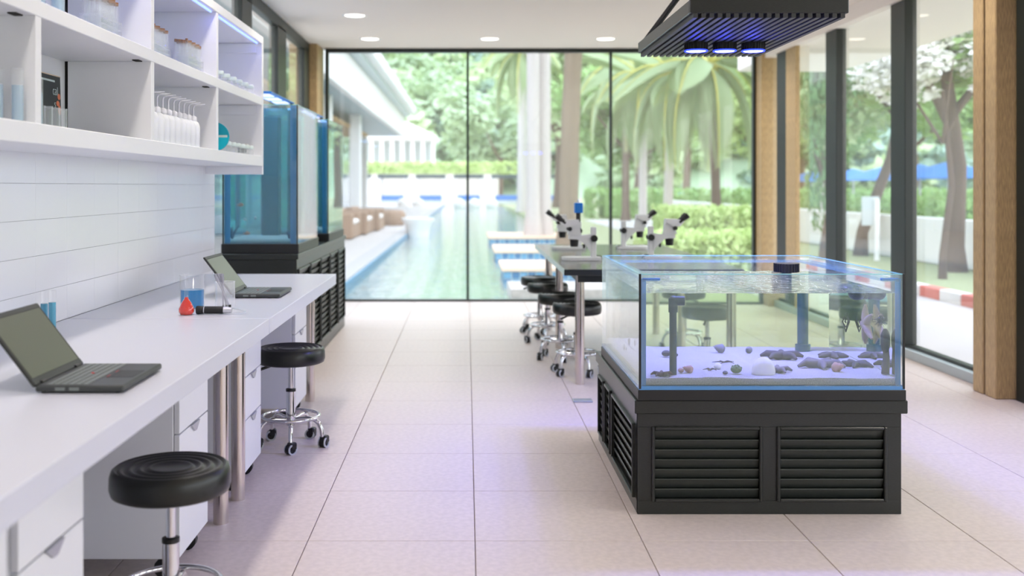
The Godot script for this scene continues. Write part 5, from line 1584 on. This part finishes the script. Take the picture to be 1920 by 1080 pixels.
func garden() -> void:
	struct("lawn", MB.new().span(v3(2.6, -0.7, 11.5), v3(70, -0.01, 130)).span(v3(5.45, -0.5, -10), v3(70, -0.01, 11.5)), "grass")
	struct("terrace_path", MB.new().span(v3(3.4, -0.3, -10), v3(5.3, -0.005, 16)), "road")
	struct("park_path", MB.new().span(v3(4.5, -0.2, 30), v3(60, 0.004, 39)), "road")
	var kb := frame_of("kerb")
	for k in 60:
		part(kb, "kerb_stone", MB.new().span(v3(5.3, -0.1, -3 + 0.5 * k), v3(5.45, 0.12, -3 + 0.5 * k + 0.49), 0.012), "kerb_red" if k % 2 else "kerb_white")
	struct("garden_wall", MB.new().span(v3(7.7, 0, 4), v3(7.95, 0.75, 40), 0.01), "plaster")
	# palms
	palm("pale thick palm trunk, first of the close pair on a platform", v3(1.64, 0.07, 25.3), 8.6, 0.14, "trunk_pale", 9, 3.2, 4)
	palm("pale thick palm trunk, second of the close pair on a platform", v3(1.94, 0.07, 25.6), 8.8, 0.14, "trunk_pale", 9, 3.2, 5)
	palm("rough brown palm trunk leaning slightly behind the blue camera microscope", v3(1.98, 0.07, 19.9), 7.4, 0.155, "trunk_brown", 10, 3.0, 6, Vector3(0.35, 0, 0))
	palm("coconut palm with hanging yellow-stalked fronds over the garden hedge", v3(6.15, 0, 25.2), 4.3, 0.1, "trunk_dark", 15, 2.5, 7, Vector3(-0.25, 0, 0), 9)
	palm("slim garden palm nearest the tall mullion", v3(5.9, 0, 38.0), 5.6, 0.12, "trunk_dark", 12, 3.0, 8)
	palm("slim garden palm second from the tall mullion", v3(5.85, 0, 34.0), 4.9, 0.11, "trunk_pale", 12, 2.9, 9)
	palm("slim pale garden palm left of the coconut palm", v3(5.8, 0, 29.5), 4.6, 0.115, "trunk_pale", 13, 2.8, 10, Vector3(0.2, 0, 0), 5)
	palm("tall feathery palm with fronds hanging at the top of the rear window", v3(2.8, 0, 52.0), 8.2, 0.19, "trunk_pale", 12, 3.2, 11)
	# hedges and shrubs
	solo("garden_hedge", leaf_box(Vector3(1.9, 0.55, 1.6), 2000, 21, 0.16), "leaf_bright", "low bright green hedge outside the rear window behind the microscopes", "hedge", v3(3.65, 0, 15.6))
	solo("garden_hedge", leaf_box(Vector3(1.8, 0.8, 2.0), 1500, 22, 0.2), "leaf_bright", "bright green shrub bed beyond the low hedge", "hedge", v3(5.0, 0, 21.5))
	solo("garden_hedge", leaf_box(Vector3(26.0, 1.1, 2.0), 3000, 23, 0.35), "leaf_mid", "long mid-green hedge across the park path", "hedge", v3(18, 0, 42))
	solo("garden_hedge", leaf_box(Vector3(1.2, 1.0, 4.5), 1600, 24, 0.18), "leaf_mid", "dark shrub clump beside the white sign post", "hedge", v3(9.2, 0, 21.0))
	var sp := thing("sign_post", "white sign post standing on the verge outside the right glass wall", "sign", v3(7.05, 0, 17.6))
	part(sp, "pole", MB.new().cyl(Vector3.ZERO, Vector3(0, 1.05, 0), 0.045, 0.045, 12), "plaster")
	part(sp, "board", MB.new().box(Vector3(-0.1, 0.85, -0.03), Vector3(0.3, 0.5, 0.03), 0.005), "roof_grey")
	# parasols and loungers
	var spots := [[1522, 340, 45], [1600, 333, 39], [1655, 333, 35], [1725, 330, 31], [1778, 332, 27.5]]
	for k in 5:
		var q := px(spots[k][0], 350, spots[k][2])
		var o := thing("parasol", "wide blue garden parasol seen through the right glass wall", "parasol", Vector3(q.x, 0, q.z), 0, "blue parasols")
		part(o, "canopy", MB.new().lathe([Vector2(1.35, 1.5), Vector2(0.7, 1.75), Vector2(0.0, 1.95)], 12), "parasol_blue")
		part(o, "pole", MB.new().cyl(Vector3.ZERO, Vector3(0, 1.93, 0), 0.03, 0.03, 8), "plaster")
	for k in 5:
		var q := px(1192 + 27 * k, 350, 46)
		var o := thing("sun_lounger", "blue cushioned sun lounger in the row behind the slim palms", "lounger", Vector3(q.x, 0, q.z), 0, "blue sun loungers")
		part(o, "cushion", MB.new().span(Vector3(-0.26, 0.4, -0.9), Vector3(0.26, 0.55, 0.9), 0.02).bar(Vector3(0, 0.5, -0.7), Vector3(0, 0.95, -1.1), 0.52, 0.1), "mattress_blue")
		part(o, "frame", MB.new().span(Vector3(-0.28, 0.0, -0.9), Vector3(0.28, 0.4, 0.9)), "plaster")
	# trees
	var g1 := "trees outside the right glass wall"
	tree("leaning garden tree with trunk between two black posts", v3(7.3, 0, 19.0), 3.6, Vector3(2.6, 2.2, 2.6), 0.1, "leaf_mid", "trunk_dark", 1, g1, Vector3(0.9, 0, 0))
	tree("forked verge tree in front of the white garden wall", v3(7.35, 0, 15.4), 3.1, Vector3(1.9, 1.3, 1.9), 0.13, "leaf_mid", "trunk_dark", 2, g1, Vector3(-0.4, 0, 0.5))
	tree("white blossoming tree close outside the right glass wall", v3(6.6, 0, 14.2), 2.6, Vector3(1.15, 0.8, 1.15), 0.045, "blossom", "trunk_dark", 3, g1)
	tree("dense dark tree behind the blossoming tree", v3(12.0, 0, 22.5), 3.4, Vector3(2.6, 2.2, 2.6), 0.16, "leaf_mid", "trunk_dark", 0, g1)
	tree("young narrow tree beside the rear black post", v3(6.35, 0, 18.2), 1.9, Vector3(0.7, 2.6, 0.7), 0.07, "leaf_deep", "trunk_dark", 5, g1)
	tree("pale leafy tree next to the tan corner column", v3(10.2, 0, 29.0), 3.4, Vector3(3.2, 2.8, 3.0), 0.2, "leaf_pale", "trunk_pale", 6, g1)
	tree("mid-green tree over the blue parasols", v3(17.0, 0, 28.5), 4.0, Vector3(3.8, 2.8, 3.6), 0.22, "leaf_mid", "trunk_dark", 7, g1)
	tree("tall bright tree beyond the parasols", v3(20.5, 0, 36.0), 5.0, Vector3(5.0, 4.0, 5.0), 0.26, "leaf_bright", "trunk_dark", 8, g1)
	var g2 := "trees behind the garden palms"
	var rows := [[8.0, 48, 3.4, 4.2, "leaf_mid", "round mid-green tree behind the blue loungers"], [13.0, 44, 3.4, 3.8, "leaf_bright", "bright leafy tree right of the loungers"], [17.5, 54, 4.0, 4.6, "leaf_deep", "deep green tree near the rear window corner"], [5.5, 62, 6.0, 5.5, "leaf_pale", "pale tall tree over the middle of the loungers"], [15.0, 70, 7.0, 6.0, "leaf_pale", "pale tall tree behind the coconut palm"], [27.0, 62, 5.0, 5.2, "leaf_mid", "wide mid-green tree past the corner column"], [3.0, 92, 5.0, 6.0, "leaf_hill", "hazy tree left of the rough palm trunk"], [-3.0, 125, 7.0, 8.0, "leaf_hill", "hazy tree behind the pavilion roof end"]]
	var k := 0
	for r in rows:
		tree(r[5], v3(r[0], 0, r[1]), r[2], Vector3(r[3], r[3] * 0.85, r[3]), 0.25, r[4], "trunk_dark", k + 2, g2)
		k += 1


func hill() -> void:
	# wooded hillside across the whole view
	var hm := MB.new()
	var nx := 26
	var nz := 12
	var f := FastNoiseLite.new()
	f.seed = 12
	f.frequency = 0.018
	var at := func(i: int, k: int) -> Vector3:
		var x := lerpf(-150, 210, float(i) / nx)
		var d := lerpf(112, 290, float(k) / nz)
		var t := clampf((d - 112) / 178.0, 0.0, 1.0)
		return Vector3(x, -0.6 + 66.0 * pow(t, 0.9) * (0.85 + 0.2 * f.get_noise_2d(x, d)) * smoothstep(170.0, 80.0, x), -d)
	for i in nx:
		for k in nz:
			var a: Vector3 = at.call(i, k)
			var b: Vector3 = at.call(i + 1, k)
			var c: Vector3 = at.call(i + 1, k + 1)
			var d: Vector3 = at.call(i, k + 1)
			var nn := (d - a).cross(b - a).normalized()
			hm.quad(a, b, c, d, nn if nn.y > 0 else -nn)
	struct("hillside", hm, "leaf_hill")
	var r := RandomNumberGenerator.new()
	r.seed = 77
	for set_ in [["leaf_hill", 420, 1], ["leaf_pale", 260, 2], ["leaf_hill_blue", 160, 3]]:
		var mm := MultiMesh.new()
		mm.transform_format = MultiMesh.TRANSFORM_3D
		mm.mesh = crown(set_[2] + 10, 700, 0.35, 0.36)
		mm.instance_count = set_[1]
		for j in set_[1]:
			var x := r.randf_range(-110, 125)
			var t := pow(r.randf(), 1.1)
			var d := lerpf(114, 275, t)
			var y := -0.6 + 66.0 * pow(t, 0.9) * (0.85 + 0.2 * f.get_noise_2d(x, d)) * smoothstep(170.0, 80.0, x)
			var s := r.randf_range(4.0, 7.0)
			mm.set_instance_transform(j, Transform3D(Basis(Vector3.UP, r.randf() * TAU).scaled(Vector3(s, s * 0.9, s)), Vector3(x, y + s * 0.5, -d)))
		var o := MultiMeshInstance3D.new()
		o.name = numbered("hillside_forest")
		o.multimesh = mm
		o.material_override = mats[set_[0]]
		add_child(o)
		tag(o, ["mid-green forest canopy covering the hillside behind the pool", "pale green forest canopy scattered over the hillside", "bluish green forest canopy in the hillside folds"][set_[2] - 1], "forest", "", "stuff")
